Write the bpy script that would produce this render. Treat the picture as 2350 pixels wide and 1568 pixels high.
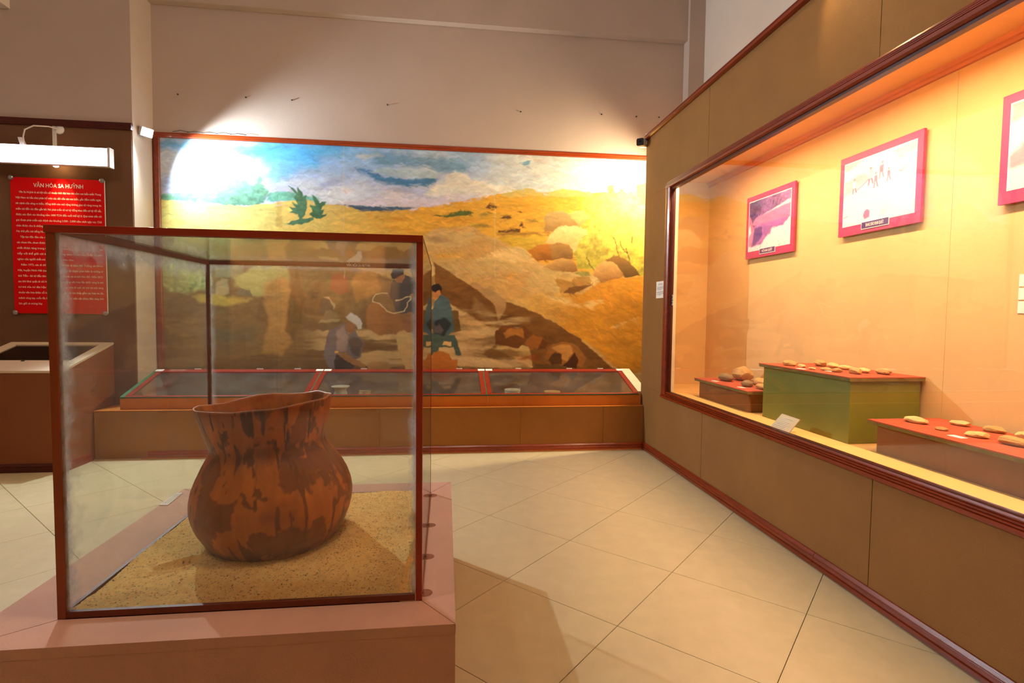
import bpy, bmesh, math, random
import numpy as np
from mathutils import Vector, Matrix

random.seed(7)
rng = np.random.default_rng(11)
for o in list(bpy.data.objects):
    bpy.data.objects.remove(o, do_unlink=True)
scene = bpy.context.scene
COL = scene.collection

# ------------------------------------------------------------------ camera
cam_d = bpy.data.cameras.new('camera')
cam = bpy.data.objects.new('camera', cam_d)
COL.objects.link(cam)
cam_d.sensor_fit = 'HORIZONTAL'
cam_d.sensor_width = 36.0
cam_d.lens = 36.0 * 1239.07 / 2350.0
cam_d.clip_start = 0.02
Rv = Vector((0.99249, -0.12189, 0.01147))
Fv = Vector((0.12229, 0.99121, -0.05050)).normalized()
Uv = Rv.cross(Fv).normalized()
Rv = Fv.cross(Uv).normalized()
m = Matrix((Rv, Uv, -Fv)).transposed().to_4x4()
m.translation = Vector((0.0, 0.0, 1.284))
cam.matrix_world = m
scene.camera = cam

# ------------------------------------------------------------------ world, view
w = bpy.data.worlds.new('world')
scene.world = w
w.use_nodes = True
w.node_tree.nodes['Background'].inputs[0].default_value = (0.62, 0.70, 0.85, 1)
w.node_tree.nodes['Background'].inputs[1].default_value = 0.6
vs = scene.view_settings
scene.display_settings.display_device = 'sRGB'
vs.view_transform = 'Standard'
vs.look = 'None'
vs.exposure = 0.0
vs.gamma = 1.0
vs.use_curve_mapping = False
try:
    scene.cycles.use_denoising = True
    scene.cycles.transparent_max_bounces = 40
    scene.cycles.use_light_tree = False
    scene.cycles.max_bounces = 6
    scene.cycles.use_adaptive_sampling = True
    scene.cycles.adaptive_threshold = 0.04
    scene.cycles.diffuse_bounces = 3
    scene.cycles.glossy_bounces = 3
    scene.cycles.caustics_reflective = False
    scene.cycles.caustics_refractive = False
except Exception:
    pass

# ------------------------------------------------------------------ light levels
LED_W = 540.0          # white floodlight on the return of the left wall
FLOOD_W = 500.0        # warm floodlight behind the showcase
SHOW_W = 45.0          # each warm tube in the showcase
FILL_W = 60.0          # unseen overhead lamps, added to fill the room
LBOX_E = 9.0           # light box emission
WARM = (1.0, 0.66, 0.40)


def lin(c):
    a = np.asarray(c, float) / 255.0
    return np.where(a <= 0.04045, a / 12.92, ((a + 0.055) / 1.055) ** 2.4)


def lamp(name, kind, loc, energy, color, parent=None, aim=None, **kw):
    d = bpy.data.lights.new(name, kind)
    d.energy = energy
    d.color = color
    for k, v in kw.items():
        setattr(d, k, v)
    o = bpy.data.objects.new(name, d)
    COL.objects.link(o)
    o.location = loc
    if aim is not None:
        o.rotation_euler = Vector(aim).to_track_quat('-Z', 'Y').to_euler()
    if parent is not None:
        o.parent = parent
        o.location = Vector(loc) - WL[parent.name]
    return o


# ------------------------------------------------------------------ object helpers
WL = {}


def tag(o, label=None, cat=None, group=None, kind=None):
    if label:
        o['label'] = label
    if cat:
        o['category'] = cat
    if group:
        o['group'] = group
    if kind:
        o['kind'] = kind
    return o


def thing(name, label, cat, loc, group=None, kind=None):
    o = bpy.data.objects.new(name, None)
    COL.objects.link(o)
    o.empty_display_size = 0.05
    o.location = loc
    WL[o.name] = Vector(loc)
    return tag(o, label, cat, group, kind)


class MB:
    """collects vertices (world coordinates) and faces"""

    def __init__(s):
        s.v = []
        s.f = []

    def box(s, x0, x1, y0, y1, z0, z1):
        b = len(s.v)
        s.v += [(x0, y0, z0), (x1, y0, z0), (x1, y1, z0), (x0, y1, z0), (x0, y0, z1), (x1, y0, z1), (x1, y1, z1), (x0, y1, z1)]
        s.f += [(b, b + 3, b + 2, b + 1), (b + 4, b + 5, b + 6, b + 7), (b, b + 1, b + 5, b + 4), (b + 1, b + 2, b + 6, b + 5), (b + 2, b + 3, b + 7, b + 6), (b + 3, b, b + 4, b + 7)]
        return s

    def hexa(s, p):
        """8 corners: bottom loop 4, top loop 4"""
        b = len(s.v)
        s.v += [tuple(q) for q in p]
        s.f += [(b, b + 3, b + 2, b + 1), (b + 4, b + 5, b + 6, b + 7), (b, b + 1, b + 5, b + 4), (b + 1, b + 2, b + 6, b + 5), (b + 2, b + 3, b + 7, b + 6), (b + 3, b, b + 4, b + 7)]
        return s

    def extrude(s, prof, axis, a0, a1):
        """closed 2D profile swept along an axis; prof gives the two other coordinates in order"""
        b = len(s.v)
        n = len(prof)
        for a in (a0, a1):
            for p, q in prof:
                s.v.append({'x': (a, p, q), 'y': (p, a, q), 'z': (p, q, a)}[axis])
        for i in range(n):
            j = (i + 1) % n
            s.f.append((b + i, b + j, b + n + j, b + n + i))
        s.f.append(tuple(b + i for i in range(n))[::-1])
        s.f.append(tuple(b + n + i for i in range(n)))
        return s

    def tube(s, pts, r, n=8):
        pts = [Vector(p) for p in pts]
        b = len(s.v)
        prev = None
        for i, p in enumerate(pts):
            t = (pts[min(i + 1, len(pts) - 1)] - pts[max(i - 1, 0)]).normalized()
            if prev is None:
                u = t.orthogonal().normalized()
            else:
                u = (prev - t * prev.dot(t)).normalized()
            prev = u
            w_ = t.cross(u)
            rr = r[i] if isinstance(r, (list, tuple)) else r
            for k in range(n):
                a = 2 * math.pi * k / n
                s.v.append(tuple(p + (u * math.cos(a) + w_ * math.sin(a)) * rr))
        for i in range(len(pts) - 1):
            for k in range(n):
                k2 = (k + 1) % n
                s.f.append((b + i * n + k, b + i * n + k2, b + (i + 1) * n + k2, b + (i + 1) * n + k))
        s.f.append(tuple(b + k for k in range(n))[::-1])
        e = b + (len(pts) - 1) * n
        s.f.append(tuple(e + k for k in range(n)))
        return s

    def lathe(s, prof, c, n=32):
        b = len(s.v)
        for r, z in prof:
            for k in range(n):
                a = 2 * math.pi * k / n
                s.v.append((c[0] + r * math.cos(a), c[1] + r * math.sin(a), c[2] + z))
        for i in range(len(prof) - 1):
            for k in range(n):
                k2 = (k + 1) % n
                s.f.append((b + i * n + k, b + i * n + k2, b + (i + 1) * n + k2, b + (i + 1) * n + k))
        s.f.append(tuple(b + k for k in range(n))[::-1])
        e = b + (len(prof) - 1) * n
        s.f.append(tuple(e + k for k in range(n)))
        return s

    def quad(s, a, b_, c, d):
        b = len(s.v)
        s.v += [tuple(a), tuple(b_), tuple(c), tuple(d)]
        s.f.append((b, b + 1, b + 2, b + 3))
        return s

    def mesh(s, name, origin=(0, 0, 0), bevel=0.0, smooth=False, fix=True):
        me = bpy.data.meshes.new(name)
        o = Vector(origin)
        me.from_pydata([tuple(Vector(v) - o) for v in s.v], [], s.f)
        bm = bmesh.new()
        bm.from_mesh(me)
        if fix:
            bmesh.ops.recalc_face_normals(bm, faces=bm.faces)
        if bevel > 0:
            ed = [e for e in bm.edges if len(e.link_faces) == 2 and e.calc_face_angle(0) > 0.5]
            bmesh.ops.bevel(bm, geom=ed, offset=bevel, segments=2, affect='EDGES', profile=0.7)
        bm.to_mesh(me)
        bm.free()
        if smooth:
            me.polygons.foreach_set('use_smooth', [True] * len(me.polygons))
        me.update()
        return me


def put(name, me, mat, parent=None, loc=None):
    o = bpy.data.objects.new(name, me)
    COL.objects.link(o)
    if mat is not None and not me.materials:
        me.materials.append(mat)
    if parent is not None:
        o.parent = parent
        WL[o.name] = WL[parent.name].copy()
    else:
        o.location = loc or (0, 0, 0)
        WL[o.name] = Vector(o.location)
    return o


def part(name, mb, mat, parent, bevel=0.0, smooth=False):
    return put(name, mb.mesh(name, WL[parent.name], bevel, smooth), mat, parent)


def local_part(name, mb, mat_, parent, mw, bevel=0.0, smooth=False):
    o = put(name, mb.mesh(name, (0, 0, 0), bevel, smooth), mat_, parent)
    o.matrix_local = Matrix.Translation(-WL[parent.name]) @ mw
    return o


def single(name, mb, mat, label, cat, loc, group=None, bevel=0.0, smooth=False, kind=None):
    o = put(name, mb.mesh(name, loc, bevel, smooth), mat, None, loc)
    return tag(o, label, cat, group, kind)


# ------------------------------------------------------------------ materials
def new_mat(name):
    m_ = bpy.data.materials.new(name)
    m_.use_nodes = True
    nt = m_.node_tree
    return m_, nt, nt.nodes['Principled BSDF']


def mat(name, col, rough=0.6, spec=0.4, var=0.12, scale=6.0, bump=0.0, bscale=80.0, col2=None, stretch=None, metal=0.0, coat=0.0):
    """noise-mottled procedural surface"""
    m_, nt, b = new_mat(name)
    c = lin(col)
    tc = nt.nodes.new('ShaderNodeTexCoord')
    mp = nt.nodes.new('ShaderNodeMapping')
    nt.links.new(tc.outputs['Object'], mp.inputs[0])
    if stretch:
        mp.inputs['Scale'].default_value = stretch
    n = nt.nodes.new('ShaderNodeTexNoise')
    n.inputs['Scale'].default_value = scale
    n.inputs['Detail'].default_value = 6
    n.inputs['Roughness'].default_value = 0.62
    nt.links.new(mp.outputs[0], n.inputs['Vector'])
    r = nt.nodes.new('ShaderNodeValToRGB')
    r.color_ramp.elements[0].position = 0.28
    r.color_ramp.elements[1].position = 0.72
    ca = np.clip(c * (1 - var), 0, 1)
    cb = np.clip(c * (1 + var), 0, 1) if col2 is None else lin(col2)
    r.color_ramp.elements[0].color = (*ca, 1)
    r.color_ramp.elements[1].color = (*cb, 1)
    nt.links.new(n.outputs['Fac'], r.inputs[0])
    nt.links.new(r.outputs[0], b.inputs['Base Color'])
    b.inputs['Roughness'].default_value = rough
    b.inputs['Specular IOR Level'].default_value = spec
    b.inputs['Metallic'].default_value = metal
    if coat:
        b.inputs['Coat Weight'].default_value = coat
        b.inputs['Coat Roughness'].default_value = 0.12
    if bump > 0:
        n2 = nt.nodes.new('ShaderNodeTexNoise')
        n2.inputs['Scale'].default_value = bscale
        n2.inputs['Detail'].default_value = 4
        nt.links.new(mp.outputs[0], n2.inputs['Vector'])
        bp = nt.nodes.new('ShaderNodeBump')
        bp.inputs['Strength'].default_value = bump
        bp.inputs['Distance'].default_value = 0.004
        nt.links.new(n2.outputs['Fac'], bp.inputs['Height'])
        nt.links.new(bp.outputs[0], b.inputs['Normal'])
    return m_


def attr_mat(name, rough=0.7, spec=0.3, bump=0.0, bscale=200.0):
    m_, nt, b = new_mat(name)
    a = nt.nodes.new('ShaderNodeAttribute')
    a.attribute_name = 'paint'
    nt.links.new(a.outputs['Color'], b.inputs['Base Color'])
    b.inputs['Roughness'].default_value = rough
    b.inputs['Specular IOR Level'].default_value = spec
    if bump:
        tc = nt.nodes.new('ShaderNodeTexCoord')
        n2 = nt.nodes.new('ShaderNodeTexNoise')
        n2.inputs['Scale'].default_value = bscale
        nt.links.new(tc.outputs['Object'], n2.inputs['Vector'])
        bp = nt.nodes.new('ShaderNodeBump')
        bp.inputs['Strength'].default_value = bump
        bp.inputs['Distance'].default_value = 0.003
        nt.links.new(n2.outputs['Fac'], bp.inputs['Height'])
        nt.links.new(bp.outputs[0], b.inputs['Normal'])
    return m_


def emit_mat(name, col, strength):
    m_ = bpy.data.materials.new(name)
    m_.use_nodes = True
    nt = m_.node_tree
    nt.nodes.remove(nt.nodes['Principled BSDF'])
    e = nt.nodes.new('ShaderNodeEmission')
    e.inputs[0].default_value = (*col, 1)
    e.inputs[1].default_value = strength
    m_.cycles.emission_sampling = 'NONE'
    nt.links.new(e.outputs[0], nt.nodes['Material Output'].inputs[0])
    return m_


def glass_mat(name, tint=(0.97, 0.985, 0.975), dust=0.03, edge=None, f0=0.04):
    """thin sheet glass: clear, mirror-like by angle, with a film of dust thicker towards the pane's rim.
    edge = (axis_a, min_a, max_a, axis_b, min_b, max_b, width, amount) in object coordinates"""
    m_ = bpy.data.materials.new(name)
    m_.use_nodes = True
    nt = m_.node_tree
    nt.nodes.remove(nt.nodes['Principled BSDF'])
    N = nt.nodes.new
    L = nt.links.new

    def mth(op, a, b=None, clamp=False):
        n = N('ShaderNodeMath')
        n.operation = op
        n.use_clamp = clamp
        for i, q in enumerate((a, b)):
            if q is None:
                continue
            if isinstance(q, (int, float)):
                n.inputs[i].default_value = q
            else:
                L(q, n.inputs[i])
        return n.outputs[0]
    tr = N('ShaderNodeBsdfTransparent')
    tr.inputs[0].default_value = (*tint, 1)
    gl = N('ShaderNodeBsdfGlossy')
    gl.inputs['Roughness'].default_value = 0.0
    lw = N('ShaderNodeLayerWeight')
    lw.inputs['Blend'].default_value = 0.5
    p5 = mth('POWER', lw.outputs['Facing'], 5.0)
    fr = mth('ADD', mth('MULTIPLY', p5, 1 - f0), f0, True)
    mx = N('ShaderNodeMixShader')
    L(fr, mx.inputs[0])
    L(tr.outputs[0], mx.inputs[1])
    L(gl.outputs[0], mx.inputs[2])
    tc = N('ShaderNodeTexCoord')
    no = N('ShaderNodeTexNoise')
    no.inputs['Scale'].default_value = 5.0
    no.inputs['Detail'].default_value = 4
    no.inputs['Roughness'].default_value = 0.68
    L(tc.outputs['Object'], no.inputs['Vector'])
    d = mth('MULTIPLY', mth('SUBTRACT', no.outputs['Fac'], 0.25, True), dust * 2.2)
    if edge:
        sp = N('ShaderNodeSeparateXYZ')
        L(tc.outputs['Object'], sp.inputs[0])
        dist = None
        for (ax, lo, hi) in edge['axes']:
            q = sp.outputs[ax]
            for e_ in (None if lo is None else mth('SUBTRACT', q, lo), None if hi is None else mth('SUBTRACT', hi, q)):
                if e_ is None:
                    continue
                dist = e_ if dist is None else mth('MINIMUM', dist, e_)
        n3 = N('ShaderNodeTexNoise')
        n3.inputs['Scale'].default_value = 22.0
        n3.inputs['Detail'].default_value = 3
        L(tc.outputs['Object'], n3.inputs['Vector'])
        dd = mth('SUBTRACT', dist, mth('MULTIPLY', mth('SUBTRACT', n3.outputs['Fac'], 0.5), edge['width'] * 1.6))
        k = mth('SUBTRACT', 1.0, mth('DIVIDE', dd, edge['width']), True)
        d = mth('ADD', d, mth('MULTIPLY', mth('POWER', k, 1.5), edge['amount']), True)
    df = N('ShaderNodeBsdfDiffuse')
    df.inputs[0].default_value = (0.72, 0.74, 0.76, 1)
    tl = N('ShaderNodeBsdfTranslucent')
    tl.inputs[0].default_value = (0.72, 0.74, 0.76, 1)
    dm = N('ShaderNodeMixShader')
    dm.inputs[0].default_value = 0.5
    L(df.outputs[0], dm.inputs[1])
    L(tl.outputs[0], dm.inputs[2])
    m2 = N('ShaderNodeMixShader')
    L(d, m2.inputs[0])
    L(mx.outputs[0], m2.inputs[1])
    L(dm.outputs[0], m2.inputs[2])
    L(m2.outputs[0], nt.nodes['Material Output'].inputs[0])
    return m_


M = {}
M['plaster'] = mat('plaster', (190, 172, 160), 0.9, 0.15, 0.05, 1.6, 0.15, 40)
M['plaster2'] = mat('plaster2', (214, 200, 188), 0.9, 0.15, 0.05, 1.6, 0.15, 40)
M['clad'] = mat('clad', (142, 100, 54), 0.8, 0.25, 0.10, 2.2, 0.45, 260)
M['clad_l'] = mat('clad_left', (118, 84, 62), 0.85, 0.2, 0.10, 2.2, 0.5, 260)
M['wood'] = mat('varnished_wood', (124, 42, 12), 0.30, 0.45, 0.30, 5.0, 0.12, 60, stretch=(6, 0.6, 6), coat=0.15)
M['wood_x'] = mat('varnished_wood_x', (150, 56, 14), 0.3, 0.5, 0.28, 5.0, 0.12, 60, stretch=(0.6, 6, 6), coat=0.3)
M['wood_dark'] = mat('dark_wood', (72, 18, 8), 0.4, 0.4, 0.25, 5.0)
M['wood_int'] = mat('inner_wood', (196, 112, 52), 0.5, 0.35, 0.18, 5.0, stretch=(6, 0.6, 6))
M['tile'] = mat('floor_tile', (200, 184, 146), 0.34, 0.45, 0.07, 9.0, 0.04, 90)
M['grout'] = mat('grout', (92, 76, 56), 0.9, 0.2, 0.2, 20)
M['liner'] = mat('showcase_liner', (224, 182, 126), 0.85, 0.2, 0.05, 3.0, 0.3, 320)
M['liner_end'] = mat('showcase_end_liner', (216, 172, 112), 0.85, 0.2, 0.05, 3.0, 0.3, 320)
M['sfloor'] = mat('showcase_floor', (224, 176, 106), 0.8, 0.2, 0.06, 6.0, 0.2, 300)
M['sceil'] = mat('showcase_ceiling', (230, 178, 104), 0.7, 0.2, 0.08, 3.0)
M['cream'] = mat('cream_board', (222, 204, 174), 0.7, 0.3, 0.06, 6.0)
M['frame_red'] = mat('frame_red', (150, 46, 16), 0.38, 0.45, 0.12, 7.0, 0.05, 90)
M['frame_brown'] = mat('frame_brown', (142, 66, 22), 0.45, 0.4, 0.14, 7.0)
M['frame_inner'] = mat('frame_inner', (112, 54, 30), 0.5, 0.4, 0.15, 7.0)
M['vit_red'] = mat('vitrine_red', (138, 40, 22), 0.35, 0.45, 0.14, 8.0)
M['orange'] = mat('orange_board', (198, 116, 40), 0.75, 0.25, 0.10, 3.0, 0.25, 220)
M['bench'] = mat('bench_board', (152, 100, 46), 0.8, 0.25, 0.12, 2.4, 0.4, 240)
M['green_edge'] = mat('green_edge', (52, 110, 74), 0.7, 0.3, 0.15, 9.0)
M['green_box'] = mat('green_box', (124, 128, 50), 0.5, 0.4, 0.12, 3.0, 0.2, 200)
M['brown_box'] = mat('brown_box', (130, 84, 42), 0.7, 0.3, 0.14, 4.0, 0.3, 240)
M['vit_bed'] = mat('vitrine_bed', (184, 156, 110), 0.9, 0.15, 0.1, 5.0, 0.3, 240)
M['felt'] = mat('red_felt', (178, 88, 64), 0.95, 0.1, 0.10, 14.0, 0.6, 420)
M['felt_edge'] = mat('felt_edge', (128, 112, 60), 0.9, 0.1, 0.2, 20.0)
M['plinth'] = mat('plinth_render', (198, 152, 130), 0.8, 0.25, 0.10, 3.2, 0.3, 140)
M['joint'] = mat('dark_joint', (74, 50, 40), 0.9, 0.1, 0.1, 20.0)
M['rust'] = mat('rust', (150, 98, 76), 0.9, 0.1, 0.3, 30.0)
M['poster'] = mat('poster_red', (222, 4, 6), 0.6, 0.15, 0.05, 3.0)
M['ink'] = mat('print_cream', (250, 232, 214), 0.6, 0.3, 0.03, 3.0)
M['white'] = mat('white_card', (236, 232, 224), 0.7, 0.3, 0.03, 5.0)
M['grey_ink'] = mat('grey_print', (120, 116, 118), 0.8, 0.2, 0.1, 9.0)
M['metal'] = mat('white_metal', (214, 208, 204), 0.35, 0.5, 0.05, 5.0)
M['steel'] = mat('steel', (160, 158, 156), 0.3, 0.5, 0.08, 9.0, metal=0.8)
M['black'] = mat('black_plastic', (22, 20, 20), 0.25, 0.5, 0.1, 9.0)
M['blackglass'] = mat('black_glass', (10, 9, 9), 0.06, 0.5, 0.1, 3.0)
M['cable'] = mat('cable', (206, 190, 182), 0.4, 0.4, 0.05, 9.0)
M['wire'] = mat('dark_wire', (34, 26, 22), 0.6, 0.3, 0.1, 9.0)
M['kiosk_top'] = mat('kiosk_top', (206, 184, 158), 0.55, 0.35, 0.05, 4.0)
M['kiosk'] = mat('kiosk_board', (130, 76, 44), 0.8, 0.25, 0.08, 2.6, 0.4, 240)
M['mat_pink'] = mat('pink_mat', (178, 48, 98), 0.5, 0.35, 0.10, 4.0)
M['purple'] = mat('purple_tag', (78, 46, 104), 0.6, 0.3, 0.1, 5.0)
M['stone_tan'] = mat('stone_tan', (186, 146, 92), 0.8, 0.25, 0.22, 16.0, 0.8, 60)
M['stone_pale'] = mat('stone_pale', (212, 178, 118), 0.8, 0.25, 0.20, 16.0, 0.8, 60)
M['stone_grey'] = mat('stone_grey', (142, 114, 80), 0.8, 0.25, 0.24, 16.0, 0.8, 60)
M['clay_pale'] = mat('clay_pale', (196, 176, 156), 0.75, 0.25, 0.18, 12.0, 0.5, 60)
M['clay_tan'] = mat('clay_tan', (196, 140, 84), 0.75, 0.25, 0.20, 12.0, 0.5, 60)
M['clay_dark'] = mat('clay_dark', (120, 76, 44), 0.75, 0.25, 0.20, 12.0, 0.5, 60)
M['mural'] = attr_mat('mural_paint', 0.55, 0.3, 0.25, 60)
M['photo'] = attr_mat('photo_print', 0.5, 0.3)
M['pot'] = attr_mat('pot_clay', 0.42, 0.4, 0.5, 45)
M['sand'] = attr_mat('sand_grain', 0.95, 0.1, 1.0, 420)
M['glass'] = glass_mat('sheet_glass', dust=0.02)
M['vglass'] = glass_mat('vitrine_glass', tint=(0.93, 0.96, 0.92), dust=0.07, f0=0.09)
M['wglass'] = glass_mat('window_glass', dust=0.004, f0=0.07)
M['lbox'] = emit_mat('light_box_glow', (1.0, 0.90, 0.98), LBOX_E)
M['led'] = emit_mat('led_glow', (0.88, 0.97, 1.0), 60.0)
M['bulb'] = emit_mat('warm_bulb', (1.0, 0.72, 0.35), 25.0)
M['tube'] = emit_mat('warm_tube', (1.0, 0.66, 0.30), 10.0)

# ------------------------------------------------------------------ the setting
XP = 1.90      # face of the built-in showcase
YW = 5.65      # mural wall
XR = -2.79     # return of the left wall
YL = 5.30      # face of the left wall

floor = single('floor', MB().box(-5.2, 2.9, -4.2, 6.0, -0.10, -0.006), M['grout'], None, None, (0, 0, 0), kind='structure')
s_ = 0.6
ty = math.radians(44.77)
tm = MB().box(-s_ / 2 + 0.0014, s_ / 2 - 0.0014, -s_ / 2 + 0.0014, s_ / 2 - 0.0014, -0.012, 0.0).mesh('floor_tile', (0, 0, 0), 0.0012)
tm.materials.append(M['tile'])
ou, ov = 0.7051, 3.7983
du = Vector((math.cos(ty), -math.sin(ty)))
dv = Vector((math.sin(ty), math.cos(ty)))
far = MB()
for i in range(-16, 17):
    for j in range(-16, 17):
        c = Vector((ou, ov)) + du * ((i + 0.5) * s_) + dv * ((j + 0.5) * s_)
        if -4.9 < c.x < 2.3 and 0.6 < c.y < 5.3:
            o = bpy.data.objects.new('tile', tm)
            COL.objects.link(o)
            o.parent = floor
            o.location = (c.x, c.y, 0)
            o.rotation_euler = (0, 0, -ty + random.choice((0, 1, 2, 3)) * math.pi / 2)
        elif -5.2 < c.x < 2.6 and -4.0 < c.y <= 0.6:
            pts = [c + du * (a * (s_ / 2 - 0.0014)) + dv * (b * (s_ / 2 - 0.0014)) for a, b in ((-1, -1), (1, -1), (1, 1), (-1, 1))]
            far.quad(*[(p.x, p.y, 0.0) for p in pts])
tag(part('tiles_beyond', far, M['tile'], floor), kind='stuff')

wb = single('wall_back', MB().box(-3.2, 2.9, YW, YW + 0.2, 0, 4.7), M['plaster'], None, None, (0, 0, 0), kind='structure')
part('beam', MB().box(-2.80, 2.70, YW - 0.085, YW + 0.01, 4.18, 4.70), M['plaster'], wb)
part('pillar', MB().box(2.511, 2.70, YW - 0.13, YW + 0.01, 0, 4.70), M['plaster'], wb)
for x, z in ((-2.56, 3.354), (-1.94, 3.362), (-1.51, 3.362), (-0.59, 3.37), (0.76, 3.377), (1.62, 3.398), (2.0, 3.396), (2.25, 3.402)):
    part('nail', MB().box(x - 0.006, x + 0.006, YW - 0.012, YW + 0.002, z - 0.004, z + 0.004), M['wire'], wb)
wl = single('wall_left', MB().box(-5.2, XR, YL, YW + 0.2, 0, 4.7), M['plaster'], None, None, (0, 0, 0), kind='structure')
for a, b in ((-5.1, -3.956), (-3.952, -2.795)):
    part('cladding_panel', MB().box(a, b, YL - 0.012, YL + 0.004, 0.0, 2.90), M['clad_l'], wl, 0.001)
part('downstand', MB().box(-5.0, -3.75, YL - 0.10, YL + 0.01, 3.87, 4.7), M['plaster2'], wl)
t = single('trim_1', MB().extrude([(YL - 0.035, 2.885), (YL + 0.002, 2.885), (YL + 0.002, 2.945), (YL - 0.026, 2.945), (YL - 0.032, 2.925), (YL - 0.026, 2.91)], 'x', -5.1, XR + 0.004), M['wood_dark'], None, None, (0, 0, 0), kind='structure')
single('wall_right', MB().box(2.68, 2.9, -4.2, YW + 0.1, 0, 4.7), M['plaster2'], None, None, (0, 0, 0), kind='structure')
single('wall_far_left', MB().box(-5.4, -5.1, -4.2, YW + 0.2, 0, 4.7), M['plaster'], None, None, (0, 0, 0), kind='structure')
single('ceiling', MB().box(-5.4, 2.9, -4.4, YW + 0.2, 4.7, 4.85), M['plaster2'], None, None, (0, 0, 0), kind='structure')
single('wall_rear', MB().box(-5.4, 2.9, -4.2, -4.0, 0, 4.7), M['clad_l'], None, None, (0, 0, 0), kind='structure')

# lit showcase in the rear wall (seen only as a reflection in the glass)
RS = thing('rear_showcase', 'warm lit showcase in the rear wall behind the viewer', 'showcase', (-1.65, -3.99, 0))
part('back_board', MB().box(-2.55, -0.75, -3.995, -3.985, 0.72, 2.18), M['liner_end'], RS)
part('side_board', MB().box(-2.58, -2.55, -3.995, -3.55, 0.70, 2.20), M['liner_end'], RS)
part('side_board', MB().box(-0.75, -0.72, -3.995, -3.55, 0.70, 2.20), M['liner_end'], RS)
part('shelf', MB().box(-2.58, -0.72, -3.995, -3.53, 0.66, 0.70), M['wood'], RS)
part('hood', MB().box(-2.58, -0.72, -3.995, -3.53, 2.20, 2.30), M['wood'], RS)
lamp('hood_light', 'AREA', (-1.65, -3.60, 2.19), 36.0, WARM, RS, (0, -0.45, -0.9), shape='RECTANGLE', size=1.6, size_y=0.06)
for k, (x, h, c_) in enumerate(((-2.05, 1.05, 'wood_int'), (-1.15, 1.0, 'stone_pale'))):
    g_ = thing('robe_stand', ('long brown robe on a stand in the rear showcase', 'long golden robe on a stand in the rear showcase')[k], 'garment', (x, -3.78, 0.70))
    part('robe', MB().lathe([(0.17, 0.02), (0.15, 0.3), (0.11, 0.62), (0.13, 0.8), (0.16, 0.9), (0.05, 0.98), (0.03, h)], (x, -3.78, 0.70), 20), M[c_], g_, smooth=True)
    part('sleeve', MB().tube([(x - 0.13, -3.78, 1.57), (x - 0.22, -3.76, 1.35), (x - 0.2, -3.70, 1.15)], [0.05, 0.05, 0.07], 10), M[c_], g_, smooth=True)
    part('sleeve', MB().tube([(x + 0.13, -3.78, 1.57), (x + 0.22, -3.76, 1.35), (x + 0.2, -3.70, 1.15)], [0.05, 0.05, 0.07], 10), M[c_], g_, smooth=True)
    part('foot', MB().box(x - 0.15, x + 0.15, -3.9, -3.66, 0.7005, 0.72), M['wood_dark'], g_)

# unseen ceiling lamps, added as fill light for the room
for k, (x, y) in enumerate(((-2.6, 0.9), (0.35, 1.3))):
    r = thing('fill_lamp', ('unseen round fill lamp added over the left of the hall', 'unseen round fill lamp added over the right of the hall')[k], 'ceiling lamp', (x, y, 4.7), 'added fill lamps')
    part('rim', MB().lathe([(0.20, -0.05), (0.22, -0.05), (0.22, 0.0), (0.20, 0.0)], (x, y, 4.7), 24), M['metal'], r)
    part('diffuser', MB().lathe([(0.02, -0.075), (0.13, -0.065), (0.20, -0.04), (0.20, -0.01)], (x, y, 4.7), 24), M['bulb'], r)
    lamp('fill_light', 'POINT', (x, y, 4.42), FILL_W, (1.0, 0.84, 0.74), r, shadow_soft_size=0.18)


# ------------------------------------------------------------------ built-in showcase on the right
YE = 5.06
SC = thing('wall_showcase', 'long built-in showcase with brown panels and a bright orange lit window', 'showcase', (XP, 2.4, 0))
for a, b in ((-0.4, 0.62), (0.622, 2.164), (2.168, 3.782), (3.786, YE)):
    part('lower_panel', MB().box(XP, XP + 0.02, a, b, 0.0, 0.60), M['clad'], SC, 0.001)
for a, b in ((-0.4, 0.64), (0.642, 2.233), (2.237, 3.810), (3.814, YE)):
    part('header_panel', MB().box(XP, XP + 0.02, a, b, 2.40, 2.99), M['clad'], SC, 0.001)
part('corner_panel', MB().box(XP, XP + 0.02, 4.47, YE, 0.601, 2.399), M['clad'], SC, 0.001)
part('end_panel', MB().box(XP + 0.02, 2.68, YE - 0.02, YE, 0, 2.99), M['clad'], SC)
part('top_board', MB().box(XP, 2.68, -0.4, YE, 2.99, 3.005), M['clad'], SC)


def mould(y0, y1, z0, z1, out, mat_, name, n=4):
    """moulding along Y on the showcase face, with reeds"""
    h = (z1 - z0)
    prof = [(XP + 0.003, z0)]
    prof.append((XP - out * 0.45, z0))
    prof.append((XP - out, z0 + h * 0.10))
    prof.append((XP - out, z0 + h * 0.36))
    for i in range(n - 1):
        a = z0 + h * (0.40 + 0.5 * i / (n - 1))
        e = out * (0.86 - 0.2 * i)
        prof += [(XP - e * 0.72, a), (XP - e, a + h * 0.05), (XP - e, a + h * 0.13)]
    prof += [(XP - out * 0.3, z0 + h * 0.98), (XP + 0.003, z1)]
    return part(name, MB().extrude(prof, 'y', y0, y1), mat_, SC, 0.0)


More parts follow.
